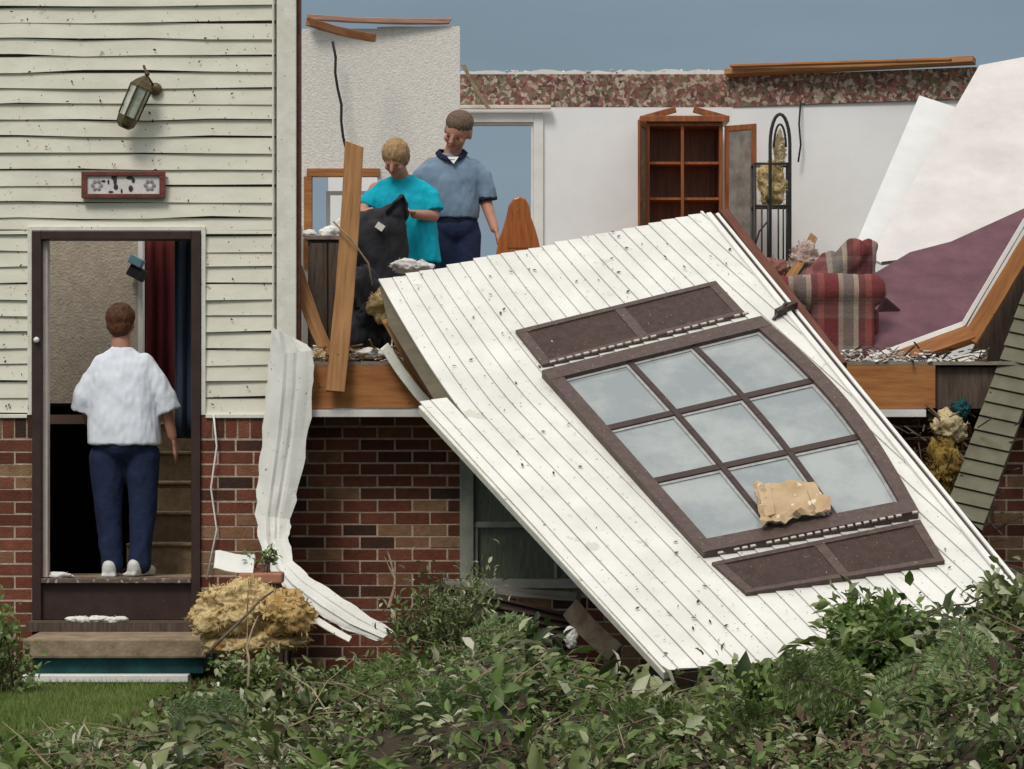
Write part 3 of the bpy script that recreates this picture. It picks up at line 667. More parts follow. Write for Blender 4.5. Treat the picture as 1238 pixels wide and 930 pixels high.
full = [uv(*p) for p in [(458, 340), (850, 257), (1262, 765), (805, 812)]]
tN = uv(540, 480)[1]; sA, tA = uv(458, 340); sB, tB = uv(850, 257); sN = uv(540, 480)[0]
def warp(p):
    """the torn top left corner is dragged sideways, so the laps bend there"""
    s_, t_ = p
    if s_ >= sN+.25: return p
    k = min(1, max(0, (sN+.25-s_)/(sN+.25-sA))); g_ = max(0, 1-(t_-tN)/(tB-tN))
    return (s_, t_+(tA-tN)*(k**1.35)*g_)
kw = dict(pitch=PJ, proud=.009, t0=tN, gap=.0022, thick=.004, jag=.014, warp=warp, dent=True)
laps(s, [(sA, tN+.001), (sB, tB), uv(1262, 768), uv(845, 808), (uv(860, 806)[0], tN+.001)], PA, vdir, udir, nrm, **kw)
lowl = clip([uv(*p) for p in [(508, 487), (556, 477), (860, 806), (805, 812)]], 1, tN, False)
kw['warp'] = None
laps(s, lowl, PA, vdir, udir, nrm, **kw)
obj('siding', s, M_panel, fw)
s = MB(); s.slab([U(*p, -.008) for p in [(459, 344), (848, 262), (1258, 766), (808, 808), (512, 490), (528, 487), (470, 392)]], nrm, .014); obj('sheathing', s, mat('olive_board', (.13, .11, .075), (.09, .075, .05), 8, rough=.95), fw)
# studs under the sheathing, running along the slope
for k, tt in enumerate([.30, .65, 1.0, 1.35, 1.70]):
    a = UV(sA+(sB-sA)*(tt-tA)/(tB-tA)+.12, tt, -.07); b_ = UV(full[3][0]-.15-tt*.05, tt, -.07)
    board('stud', a, b_, .038, .09, M_wood, up=nrm, parent=fw)
e0 = U(462, 352, -.075); e1 = U(848, 262, -.075)
board('end_plate', U(509, 489, -.03), U(806, 811, -.03), .035, .05, M_trim, up=nrm, parent=fw)
board('bottom_plate', U(810, 809, -.06), U(1255, 766, -.06), .04, .09, M_dkwood, up=nrm, parent=fw)
# edge trims on the right side
ru = udir
board('edge_trim', UV(*uv(853, 262), .012)+ru*.02, UV(*uv(1262, 768), .012)+ru*.02, .035, .03, M_white, up=nrm, parent=fw)
board('edge_gap_board', UV(*uv(853, 260), -.02)+ru*.055, UV(*uv(1262, 768), -.02)+ru*.055, .03, .03, M_brownpaint, up=nrm, parent=fw)
board('edge_trim', UV(*uv(853, 262), -.01)+ru*.085, UV(*uv(1262, 768), -.01)+ru*.085, .022, .03, M_white, up=nrm, parent=fw)
board('edge_board', U(862, 256, -.03)+ru*.08, U(1005, 442, -.03)+ru*.08, .06, .05, mat('rust_board', (.15, .055, .035), (.09, .03, .02), 6, (.6, 8, 8), .8), up=nrm, parent=fw)
a = MB(); a.bar(U(938, 386, .04), U(962, 375, .04), .03, .05, up=nrm); a.tube([U(935, 390, .02), U(948, 380, .07), U(960, 370, .02)], .012, 6); obj('bracket', a, M_brownpaint, fw)
# window lying in the wall
def quad(p): return [uv(*q) for q in p]
W4 = quad([(655, 458), (920, 392), (1110, 628), (850, 678)])
def bil(Qd, a, b):      # a across first edge, b down
    (x0, y0), (x1, y1), (x2, y2), (x3, y3) = Qd
    if Qd is W4: a = a+.075*max(0, a)**1.5*math.sin(math.pi*min(1, max(0, b)))     # the loosened side of the frame bows outward
    s_ = (x0*(1-a)+x1*a)*(1-b)+(x3*(1-a)+x2*a)*b; t_ = (y0*(1-a)+y1*a)*(1-b)+(y3*(1-a)+y2*a)*b; return s_, t_
def frame_strip(mb, Qd, a0, b0_, a1, b1, l0, l1):
    n = max(1, int(abs(b1-b0_)/.06)) if Qd is W4 else 1
    for k in range(n):
        c0, c1 = b0_+(b1-b0_)*k/n, b0_+(b1-b0_)*(k+1)/n
        P = [bil(Qd, a0, c0), bil(Qd, a1, c0), bil(Qd, a1, c1), bil(Qd, a0, c1)]
        mb.slab([UV(*p, l1) for p in P], nrm, l1-l0)
win = MB(); fx, fy = .06, .055
frame_strip(win, W4, 0, 0, 1, fy, -.01, .06); frame_strip(win, W4, 0, 1-fy, 1, 1, -.01, .06)
frame_strip(win, W4, 0, fy, fx, 1-fy, -.01, .058); frame_strip(win, W4, 1-fx, fy, 1, 1-fy, -.01, .058)
wf = obj('window', win, M_shutter, fw)
ba = [fx, .345, .37, .635, .66, 1-fx]; bb = [fy, .325, .35, .615, .64, 1-fy]
win = MB(); frame_strip(win, W4, ba[1], fy, ba[2], 1-fy, .0, .045); frame_strip(win, W4, ba[3], fy, ba[4], 1-fy, .0, .045)
for (i0, i1) in ((0, 1), (2, 3), (4, 5)):
    for (c0, c1) in ((1, 2), (3, 4)): frame_strip(win, W4, ba[i0], bb[c0], ba[i1], bb[c1], .0, .043)
obj('muntins', win, M_brownpaint, wf, bevel=.003)
for j in range(3):
    for i in range(3):
        p = MB(); frame_strip(p, W4, ba[2*i]-.004, bb[2*j]-.004, ba[2*i+1]+.004, bb[2*j+1]+.004, .014, .026)
        obj('pane', p, M_pane, wf)
        # pale inner sash lines and blinds seen at the pane's edge
win = MB()
for j in range(3):
    for i in range(3):
        a0, a1, c0, c1 = ba[2*i], ba[2*i+1], bb[2*j], bb[2*j+1]
        frame_strip(win, W4, a1-.012, c0, a1, c1, .026, .034); frame_strip(win, W4, a0, c0, a1-.0125, c0+.010, .026, .033)
obj('glazing_bead', win, mat('grey_bead', (.42, .42, .41), (.3, .3, .3), 20, rough=.5), wf)
# drip ledge lines with bright torn vinyl along both window ends
for (c0, c1, nm) in (((655, 452), (918, 386), 'ledge_trim'), ((858, 683), (1112, 630), 'ledge_trim')):
    mb = MB(); n = 26
    for k in range(n):
        if random.random() < .15: continue
        p0 = Vector(c0).lerp(Vector(c1), k/n); p1 = Vector(c0).lerp(Vector(c1), (k+.62)/n)
        mb.bar(U(p0.x, p0.y, .066), U(p1.x, p1.y, .066), .016, .010, up=nrm)
    obj(nm, mb, mat('pale_vinyl_nick', (.55, .48, .44), (.4, .34, .3), 30), wf)
def shutter(Qp, seed):
    Qd = quad(Qp); mb = MB(); e_ = .045
    # Qd[0]->[1] long side; frame, middle rail, louvres
    frame_strip(mb, Qd, 0, 0, 1, .10, 0, .035); frame_strip(mb, Qd, 0, .90, 1, 1, 0, .035)
    frame_strip(mb, Qd, 0, .10, e_, .90, 0, .034); frame_strip(mb, Qd, 1-e_, .10, 1, .90, 0, .034); frame_strip(mb, Qd, .475, .10, .525, .90, 0, .034)
    frame_strip(mb, Qd, e_, .10, .475, .90, 0, .020); frame_strip(mb, Qd, .525, .10, 1-e_, .90, 0, .020)
    sh = obj('shutter', mb, M_shutter, fw, bevel=.003)
    mb = MB()
    for (a0, a1) in ((e_, .475), (.525, 1-e_)):
        n = 34
        for k in range(n):
            x0 = a0+(a1-a0)*(k+.1)/n; x1 = a0+(a1-a0)*(k+.85)/n
            P = [bil(Qd, x0, .10), bil(Qd, x1, .10), bil(Qd, x1, .90), bil(Qd, x0, .90)]
            vs = [UV(*P[0], .018), UV(*P[1], .030), UV(*P[2], .030), UV(*P[3], .018)]
            vs += [v-nrm*.004 for v in vs]
            mb.add(vs, [(0, 1, 2, 3), (7, 6, 5, 4), (0, 4, 5, 1), (1, 5, 6, 2), (2, 6, 7, 3), (3, 7, 4, 0)])
    bm = None
    obj('louvres', mb, M_shutter, sh)
    return sh
shutter([(623, 405), (865, 345), (901, 384), (656, 447)], 1)
shutter([(860, 686), (1112, 634), (1142, 684), (902, 723)], 2)
# cardboard scrap on the window
cb = thing('cardboard_scrap', U(955, 622, .06), 'torn tan cardboard sheet lying on the lower middle panes of the fallen window', 'cardboard')
mb = MB(); n = 16
for j in range(n+1):
    for i in range(n+1):
        u_, v_ = i/n, j/n; x_ = (910*(1-u_)+984*u_)*(1-v_)+(922*(1-u_)+1003*u_)*v_; y_ = (601*(1-u_)+597*u_)*(1-v_)+(652*(1-u_)+634*u_)*v_
        if i in (0, n): x_ += 5*noise.noise(Vector((v_*5, i, 3)))
        if j in (0, n): y_ += 6*noise.noise(Vector((u_*5, j, 8)))
        h_ = .075+.03*noise.noise(Vector((u_*2.5, v_*2.5, 4)))+(.04 if u_ < .18 or v_ > .85 else 0)*abs(noise.noise(Vector((u_*6, v_*6, 1))))*2
        mb.add([U(x_, y_, h_)], [])
mb.f = [(j*(n+1)+i, j*(n+1)+i+1, (j+1)*(n+1)+i+1, (j+1)*(n+1)+i) for j in range(n) for i in range(n)]
o = obj('sheet', mb, M_card, cb); o.modifiers.new('solid', 'SOLIDIFY').thickness = .012
for (q_, l_) in (([(975, 610), (1003, 620), (1003, 634), (985, 640)], .10), ([(914, 606), (930, 604), (936, 640), (924, 645)], .105)):
    mb = MB(); mb.slab([U(x_, y_, l_+.01*(k % 2)) for k, (x_, y_) in enumerate(q_)], nrm, .01); obj('folded_flap', mb, M_card, cb)

# leaf bits stuck on the fallen wall and on the facade
def flat_bits(name, spots, m, label):
    mb = MB()
    for (p, n_, sz) in spots:
        t1 = n_.orthogonal().normalized(); t1 = Matrix.Rotation(random.random()*6.28, 3, n_) @ t1; t2 = n_.cross(t1)
        w_ = sz*random.uniform(.3, .6); vs = [p-t1*sz, p+t2*w_+n_*.004, p+t1*sz+n_*.006, p-t2*w_+n_*.003]
        mb.add(vs, [(0, 1, 2, 3)], random.random())
    o = obj(name, mb, m); tag(o, label, 'leaf litter', kind='stuff'); return o
sp = []
for k in range(420):
    a_ = random.random(); b_ = random.random(); px = 458+392*a_+350*b_; py = 340-83*a_+460*b_
    if 640 < px < 1130 and 350 < py < 715 and random.random() < .55: continue
    sp.append((U(px, py, .018), nrm, random.choice([.005, .007, .009, .016])))
flat_bits('leaf_bits', sp, M_dead, 'brown leaf bits and dirt spattered over the white fallen wall')
sp = []
for k in range(260):
    px = random.uniform(4, 330); py = random.uniform(4, 495)
    if 36 < px < 247 and py > 280: continue
    sp.append((Q(px, py, -.022), Vector((0, -1, 0)), random.choice([.004, .006, .008, .012])))
flat_bits('leaf_bits', sp, M_dead, 'brown leaf bits and dirt spattered over the cream siding round the door')

# ================================================================== LOOSE LUMBER AND DEBRIS UPSTAIRS
def plank(name, a, b, w, t, m, lab, cat='board', up=(0, -1, 0), group=None, ragged=.02):
    o = board(name, a, b, w, t, m, up, ragged=ragged); return tag(o, lab, cat, group)
plank('stud', Q(405, 476, -.10), Q(428, 178, .15), .115, .045, M_wood, 'broken upright wall stud with splintered top standing left of the woman in turquoise', 'stud', ragged=.04)
plank('stud', Q(358, 325, .12), Q(398, 432, .10), .085, .04, M_wood, 'short slanting stud leaning between the corner post and the upright stud', 'stud')
plank('beam', Q(372, 26, 2.4), Q(452, 46, 3.3), .055, .04, M_rim, 'splintered beam slanting across the top left corner of the open room', 'beam')
plank('beam', Q(372, 21, 3.5), Q(545, 26, 3.62), .035, .09, mat('pink_lumber', (.5, .3, .22), (.3, .15, .1), 5, (.6, 8, 8), .8), 'long thin top plate lying along the head of the textured wall', 'beam')
plank('board', Q(466, 420, -.08), Q(520, 492, -.12), .06, .03, M_trim, 'narrow pale torn board beside the notch of the fallen wall, lowest of two', 'board')
plank('board', Q(470, 385, -.02), Q(532, 482, -.06), .09, .03, M_wood, 'bare tan lumber piece just under the notch of the fallen wall', 'board')
plank('stick', Q(560, 78, 6.7), Q(592, 133, 6.7), .03, .02, M_stick, 'thin bent grey metal strip hanging over the wallpaper border above the back doorway', 'strip')
plank('board', Q(948, 345, 2.0), Q(984, 285, 2.4), .06, .025, M_wood, 'pale split board poking up behind the plaid armchair', 'board')
a = MB(); a.tube([Q(402+16*k/7, 50+135*k/7, 3.45)+Vector((.01*math.sin(k*2), 0, 0)) for k in range(8)], .010, 6)
tag(obj('dark_wall_tube', a, M_black, smooth=True), 'black cable hanging down the textured wall behind the studs', 'cable')
a = MB(); a.tube([Q(403, 268, .0), Q(425, 290, -.02), Q(445, 318, .0), Q(450, 345, .05)], .006, 6)
tag(obj('wire', a, M_stick, smooth=True), 'thin pale wire curving down across the upright stud', 'wire')
a = MB(); a.tube([Q(968, 122, 6.75), Q(966, 150, 6.72), Q(968, 175, 6.72), Q(965, 196, 6.72)], .008, 5)
tag(obj('dark_wall_tube', a, M_black, smooth=True), 'black tube for a dark vertical stain on the white wall right of the iron rack', 'cable')  # thin black tube added in place of a dark stain on the wall
# dresser
ds = thing('dresser', (Q(395, 0, 1.6).x, 1.7, ZF), 'weathered dark brown wooden cabinet behind the studs at the left of the open room', 'cabinet')
x0, x1 = Q(372, 0, 1.5).x, Q(421, 0, 1.5).x; zt = Q(0, 285, 1.5).z
a = MB(); a.box((x0, 1.5, ZF), (x1, 1.9, zt-.03)); obj('body', a, M_dkwood, ds, bevel=.006)
a = MB(); a.box((x0-.02, 1.47, zt-.028), (x1+.02, 1.92, zt)); obj('top', a, mat('scuffed_top', (.3, .25, .22), (.15, .1, .08), 9, rough=.6), ds, bevel=.004)
a = MB(); a.box((x0+.015, 1.482, ZF+.05), ((x0+x1)/2-.004, 1.498, zt-.05)); a.box(((x0+x1)/2+.004, 1.482, ZF+.05), (x1-.015, 1.498, zt-.05)); obj('door', a, M_dkwood, ds, bevel=.003)
for k, (px, py, r_) in enumerate([(376, 282, (.05, .05, .03)), (397, 272, (.07, .05, .04)), (412, 268, (.05, .05, .06))]):
    zz = zt+r_[2]*.7; p = Q(px, py, 1.65); p.z = zz
    tag(lump('plaster_rubble', p, r_, [M_pinkdry, M_white, M_paper][k], amp=.5, sc=14, sub=4, seed=k+20), ['pinkish plaster rubble at the left end of the dark cabinet top', 'white plaster rubble in the middle of the dark cabinet top', 'tall pale rubble at the right end of the dark cabinet top'][k], 'rubble', 'rubble on the dark cabinet')
# dark clothing heap and rubble along the deck edge
tag(lump('clothes_heap', Q(438, 385, .5), (.17, .2, .30), M_black, amp=.35, sc=7, seed=3), 'heap of black clothing on the floor between the stud and the fallen wall', 'clothes heap')
for k, (px, py, Y, r_, m, lb) in enumerate([
    (462, 372, .35, (.10, .08, .10), M_insul, 'tan insulation tuft tucked at the upper left corner of the fallen wall'),
    (450, 428, .08, (.12, .08, .03), M_pinkdry, 'pinkish plaster crumbs on the deck edge right of the upright stud'),
    (385, 432, .1, (.06, .06, .05), M_insul2, 'pale torn insulation at the foot of the short slanting stud'),
    (500, 322, 1.6, (.11, .08, .05), M_pinkdry, 'pink and white plaster pile behind the top left edge of the fallen wall'),
    (972, 322, 2.3, (.13, .12, .13), mat('pink_insulation', (.46, .37, .33), (.30, .19, .17), 12, rough=1, bump=1), 'pale pink insulation mound behind the plaid armchair'),
    (1090, 448, .15, (.16, .1, .05), M_white, 'white plaster rubble on the deck edge at the right'),
    (930, 345, 2.2, (.14, .2, .16), mat('brick_rubble', (.3, .14, .1), (.16, .06, .05), 14, rough=.95, bump=1), 'reddish rubble between the iron rack and the plaid armchair')]):
    tag(lump('rubble', Q(px, py, Y), r_, m, amp=.55, sc=9, sub=5, seed=k+40), lb, 'rubble')
# ================================================================== FURNITURE
# china cabinet with open glazed doors against the back wall
cbx0, cbx1, cy0, cy1, ct = Q(781, 0, 6.45).x, Q(874, 0, 6.45).x, 6.45, 6.9, Q(0, 148, 6.45).z
cab = thing('china_cabinet', ((cbx0+cbx1)/2, 6.7, ZF), 'tall cherry wood china cabinet with both glass doors hanging open against the back wall', 'cabinet')
a = MB(); a.box((cbx0, cy0, ZF), (cbx0+.03, cy1, ct)); a.box((cbx1-.03, cy0, ZF), (cbx1, cy1, ct)); a.box((cbx0+.03, cy1-.02, ZF), (cbx1-.03, cy1, ct)); a.box((cbx0+.03, cy0, ct-.03), (cbx1-.03, cy1-.02, ct)); a.box((cbx0+.03, cy0, ZF), (cbx1-.03, cy1-.02, ZF+.75))
obj('carcass', a, M_cherry, cab, bevel=.003)
a = MB(); a.box((cbx0-.05, cy0-.05, ct+.001), (cbx1+.05, cy1, ct+.05)); a.bar((cbx0-.02, cy0-.03, ct+.03), ((cbx0+cbx1)/2-.07, cy0-.03, ct+.10), .05, .03); a.bar((cbx1+.02, cy0-.03, ct+.03), ((cbx0+cbx1)/2+.07, cy0-.03, ct+.10), .05, .03)
obj('cornice', a, M_cherry, cab, bevel=.005)
for z in (Q(0, 200, 6.6).z, Q(0, 243, 6.6).z):
    a = MB(); a.box((cbx0+.031, cy0+.03, z), (cbx1-.031, cy1-.021, z+.02)); obj('shelf', a, M_oak, cab)
a = MB(); xm = Q(825, 0, 6.45).x; a.box((xm-.012, cy0-.005, ZF+.75), (xm+.012, cy0+.012, ct-.03)); obj('mullion', a, M_cherry, cab)
def cab_door(p0, p1, zb, zt_):
    p0 = Vector(p0); p1 = Vector(p1); u_ = (p1-p0).normalized(); mb = MB(); w_ = .045; nn = u_.cross(Vector((0, 0, 1)))
    def bx(a0, a1, z0, z1, t=.02):
        A_ = p0+u_*a0; B_ = p0+u_*a1
        mb.slab([A_+Vector((0, 0, z0)), B_+Vector((0, 0, z0)), B_+Vector((0, 0, z1)), A_+Vector((0, 0, z1))], nn, t)
    Lq = (p1-p0).length; bx(0, w_, zb, zt_); bx(Lq-w_, Lq, zb, zt_); bx(w_, Lq-w_, zb, zb+w_, .019); bx(w_, Lq-w_, zt_-w_, zt_, .019)
    dd = obj('door', mb, M_cherry, cab, bevel=.003)
    mb = MB(); A_ = p0+u_*w_-nn*.006; B_ = p0+u_*(Lq-w_)-nn*.006
    mb.slab([A_+Vector((0, 0, zb+w_)), B_+Vector((0, 0, zb+w_)), B_+Vector((0, 0, zt_-w_)), A_+Vector((0, 0, zt_-w_))], nn, .004)
    obj('glass', mb, mat('dusty_glass', (.30, .27, .24), (.16, .14, .12), 8, rough=.15, spec=.6), dd)
cab_door((cbx0-.01, cy0-.01, 0), (cbx0-.08, cy0-.36, 0), ZF+.8, ct-.01)
cab_door((cbx1+.01, cy0-.01, 0), (cbx1+.24, cy0-.24, 0), ZF+.75, ct-.03)
# black iron rack with arched top
rk = thing('iron_rack', (Q(934, 0, 6.0).x, 6.0, ZF), 'black wrought iron arched rack standing in front of the white wall', 'rack')
Yr = 5.9; xa, xb = Q(931, 0, Yr).x, Q(955, 0, Yr).x; zt = Q(0, 138, Yr).z
a = MB(); zs_ = Q(0, 175, Yr).z
arch = [(xa, ZF+.02)]+[(xa, zs_)]+[((xa+xb)/2-(xb-xa)/2*math.cos(t_*math.pi/12), zs_+(zt-zs_)*math.sin(t_*math.pi/12)) for t_ in range(1, 12)]+[(xb, zs_), (xb, ZF+.02)]
a.tube([(x_, Yr, z_) for x_, z_ in arch], .014, 7)
a.tube([((xa+xb)/2+(x_-(xa+xb)/2)*.6, Yr, zs_-.02+(z_-zs_)*.75) for x_, z_ in arch[1:-1]], .009, 6)
obj('arch_frame', a, M_iron, rk, smooth=True)
xl = Q(912, 0, Yr).x
for z in (Q(0, 198, Yr).z, Q(0, 249, Yr).z, Q(0, 317, Yr).z):
    a = MB(); a.tube([(xl, Yr, z), (xb, Yr, z)], .010, 6); a.tube([(xl, Yr+.28, z), (xb, Yr+.28, z)], .010, 6); a.tube([(xl, Yr, z), (xl, Yr+.28, z)], .008, 6); a.tube([(xb, Yr, z), (xb, Yr+.28, z)], .008, 6)
    obj('shelf_rail', a, M_iron, rk, smooth=True)
a = MB(); z0, z1 = Q(0, 317, Yr).z, Q(0, 249, Yr).z
for px in (921, 929, 941, 947, 951): a.tube([(Q(px, 0, Yr).x, Yr, z0), (Q(px, 0, Yr).x, Yr, z1)], .007 if px != 929 else .013, 6)
a.tube([(Q(912, 0, Yr).x, Yr, Q(0, 300, Yr).z), (Q(918, 0, Yr).x, Yr, Q(0, 280, Yr).z), (Q(928, 0, Yr).x, Yr, Q(0, 268, Yr).z)], .007, 6); a.ball((Q(929, 0, Yr).x, Yr, Q(0, 240, Yr).z), (.018, .018, .04), 6)
obj('bars', a, M_iron, rk, smooth=True)
for xx in (xl, xb):
    a = MB(); a.tube([(xx, Yr+.28, ZF), (xx, Yr+.28, Q(0, 198, Yr).z)], .010, 6); obj('leg', a, M_iron, rk, smooth=True)
a = MB(); a.tube([(xl, Yr, ZF), (xl, Yr, Q(0, 198, Yr).z)], .010, 6); obj('leg', a, M_iron, rk, smooth=True)
p = Q(934, 222, Yr+.14); tag(lump('insulation_batt', p, (.11, .08, .17), M_insul, amp=.45, sc=9, seed=61), 'yellow insulation wad caught in the iron rack', 'insulation')
p = Q(942, 180, Yr+.1); tag(lump('insulation_batt', p, (.045, .05, .13), M_insul2, amp=.4, sc=9, seed=62), 'pale insulation wisp inside the arch of the iron rack', 'insulation')
# orange wooden chair back
ch = thing('wooden_chair', (Q(627, 0, 2.4).x, 2.5, ZF), 'orange wood chair with tall carved rounded back beside the man', 'chair')
prof = [(600, 305), (603, 290), (608, 276), (612, 262), (615, 248), (621, 240), (628, 237), (635, 240), (640, 248), (642, 262), (647, 276), (651, 290), (654, 305), (654, 345), (600, 345)]
a = MB(); a.slab([Q(x_, y_, 2.4) for x_, y_ in prof], (0, -1, 0), .035); cbk = obj('backrest', a, M_oak, ch, bevel=.012)
a = MB(); a.slab([Q(x_, y_, 2.395) for x_, y_ in [(613, 300), (617, 272), (622, 256), (628, 250), (634, 256), (638, 272), (641, 300)]], (0, -1, 0), .006); obj('carved_panel', a, M_oak, cbk, bevel=.003)
xc = Q(627, 0, 2.4).x; a = MB(); a.box((xc-.22, 2.36, ZF+.42), (xc+.22, 2.80, ZF+.46)); obj('seat', a, M_oak, ch, bevel=.01)
for sx in (-1, 1):
    for yy in (2.40, 2.76):
        a = MB(); a.bar((xc+sx*.19, yy, ZF), (xc+sx*.18, yy, ZF+.42), .04, .04); obj('leg', a, M_oak, ch)
# plaid armchair
ac = thing('plaid_armchair', (Q(1000, 0, 1.2).x, 1.4, ZF), 'overturned looking red and grey plaid armchair at the right of the open room', 'armchair')
x0, x1 = Q(975, 0, .9).x, Q(1062, 0, .9).x
a = MB(); a.cap(Q(985, 352, 1.0), Q(1052, 352, 1.0), .115, .11, 12); a.box((Q(980, 0, 1).x, .92, ZF+.03), (Q(1056, 0, 1).x, 1.35, ZF+.40)); organic('arm', a, M_plaid, ac, .018, 5, .012, .09)
a = MB(); a.box((Q(925, 0, 1.2).x, 1.05, ZF+.03), (Q(1060, 0, 1.2).x, 1.8, ZF+.35)); a.cap(Q(935, 352, 1.2), Q(975, 350, 1.2), .10, .10, 10); organic('seat', a, M_plaid, ac, .02, 6, .02, .12)
a = MB(); a.cap(Q(975, 352, 1.8), Q(1003, 318, 1.8), .11, .08, 10, 1.0); a.cap(Q(1000, 345, 1.7), Q(1034, 302, 1.7), .10, .08, 10, 1.0); a.cap(Q(1030, 345, 1.75), Q(1048, 300, 1.75), .08, .06, 10); a.cap(Q(1045, 350, 1.75), Q(1052, 298, 1.75), .06, .05, 10); organic('backrest', a, M_plaid, ac, .015, 4, .03, .08)
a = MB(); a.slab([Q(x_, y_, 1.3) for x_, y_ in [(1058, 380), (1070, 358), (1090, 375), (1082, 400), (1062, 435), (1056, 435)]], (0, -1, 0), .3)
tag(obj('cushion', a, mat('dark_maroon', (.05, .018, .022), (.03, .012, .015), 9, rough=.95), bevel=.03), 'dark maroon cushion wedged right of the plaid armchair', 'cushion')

# ================================================================== COLLAPSED PARTITIONS AT THE RIGHT
def leaf_slab(name, poly, Yf, t, m, lab=None, cat=None, parent=None, n=None):
    """polygon of photo points, each with its depth from Yf(px, py) (a plane), given thickness"""
    P = [Q(x_, y_, Yf(x_, y_)) for x_, y_ in poly]
    a_ = Vector((0, 0, 0))
    for i in range(len(P)): a_ += (P[i]-P[0]).cross(P[(i+1) % len(P)]-P[0])
    nn = a_.normalized()
    if nn.y > 0: nn = -nn
    mb = MB(); mb.slab(P, nn, t); o = obj(name, mb, m, parent)
    if lab: tag(o, lab, cat)
    return o
fp = thing('collapsed_ceiling', Q(1150, 320, 3.2), 'large pale pinkish drywall sheet slumped at the right edge of the open room', 'drywall sheet')
leaf_slab('sheet', [(1184, 79), (1238, 69), (1330, 62), (1330, 215), (1238, 262), (1215, 275), (1190, 286), (1150, 301), (1110, 312), (1066, 318), (1052, 312)], lambda x, y: 2.6+(315-y)*.010, .02, M_pinkdry, parent=fp)
mb = MB(); P = [(1066, 318), (1110, 313), (1150, 302), (1190, 287), (1215, 276), (1238, 263)]
for (a, b) in zip(P, P[1:]): mb.bar(Q(*a, 2.55), Q(*b, 2.55), .016, .03)
obj('torn_edge', mb, M_dkwood, fp)
mb = MB(); mb.bar(Q(1134, 124, 5.0), Q(1056, 312, 2.9), .30, .02, up=(-.1, -1, .1)); mb.bar(Q(1116, 128, 4.96), Q(1034, 312, 2.88), .020, .035, up=(-.1, -1, .1))
tag(obj('door_casing', mb, mat('cream_white', (.72, .72, .71), (.66, .66, .65), 5, rough=.5), bevel=.003), 'long white door casing leaning across the right wall', 'door casing')
mp_ = thing('fallen_partition', Q(1150, 430, .8), 'fallen mauve wall section edged with bare lumber at the right', 'fallen partition')
leaf_slab('mauve_face', [(1050, 440), (1058, 330), (1100, 305), (1150, 292), (1238, 252), (1300, 215), (1300, 235), (1232, 276), (1165, 397), (1062, 434)], lambda x, y: .75+(440-y)*.009, .03, M_mauve, parent=mp_)
def edge(name, pts_, Y, w_, t, m):
    for (a, b) in zip(pts_, pts_[1:]): board(name, Q(*a, Y), Q(*b, Y), w_, t, m, up=(0, -1, .3), parent=mp_)
edge('white_edge', [(1054, 434), (1164, 394)], .55, .035, .08, M_white); edge('white_edge', [(1164, 394), (1240, 266)], .55, .030, .08, M_white)
edge('lumber_plate', [(1058, 446), (1176, 404)], .50, .085, .14, M_rim); edge('lumber_plate', [(1172, 412), (1246, 290)], .50, .10, .14, M_rim)
edge('lower_strip', [(1090, 458), (1192, 428)], .45, .055, .05, M_trim)
leaf_slab('dark_void_sheet', [(1110, 452), (1175, 425), (1245, 296), (1275, 300), (1262, 430), (1200, 520), (1125, 520)], lambda x, y: .75, .05, M_dkwood, parent=mp_)  # dark sheet added to paint the shaded void below the lumber
# leaning piece of siding, its shade painted in as an olive colour
A0, A1, A2, A3 = Q(1148, 606, -.35), Q(1238, 352, .25), Q(1262, 420, .15), Q(1187, 642, -.5)
sp_ = thing('leaning_siding_panel', A3, 'siding panel with painted olive shade leaning upright at the right edge behind the fallen wall', 'siding panel')
Tn = (A1-A0).normalized(); nn = Tn.cross(A3-A0).normalized()
if nn.y > 0: nn = -nn
Sn = nn.cross(Tn).normalized()
if Sn.x < 0: Sn = -Sn
pl = [((p-A0).dot(Sn), (p-A0).dot(Tn)) for p in (A0, A3, Q(1275, 400, .15), Q(1262, 290, .35), A1)]
mb = MB(); laps(mb, pl, A0, Sn, Tn, nn, pitch=.10, proud=.016, gap=.003, thick=.01, jag=.004); obj('siding', mb, mat('siding_painted_shade', (.15, .14, .09), (.10, .09, .06), 6, rough=.6, specks=[(30, .66, (.12, .11, .08))]), sp_)
mb = MB(); mb.slab([A0+Sn*p[0]+Tn*p[1]-nn*.012 for p in pl], nn, .03); obj('sheathing', mb, M_dkwood, sp_)
tag(lump('insulation_batt', Q(1147, 520, -.05), (.09, .08, .09), M_insul2, amp=.5, sc=9, seed=71), 'pale yellow insulation bunch under the collapsed partition at the right, upper of two', 'insulation')
tag(lump('insulation_batt', Q(1141, 562, -.10), (.09, .08, .18), mat('mustard_insulation', (.33, .22, .05), (.2, .12, .03), 14, rough=1, bump=1), amp=.45, sc=8, seed=72), 'mustard coloured insulation hanging beside the olive siding panel, lower of two', 'insulation')
tag(lump('teal_cloth', Q(1163, 496, -.02), (.05, .05, .045), M_teal, amp=.8, sc=14, seed=73, shag=300), 'small teal cloth bundle by the deck end at the right', 'cloth')

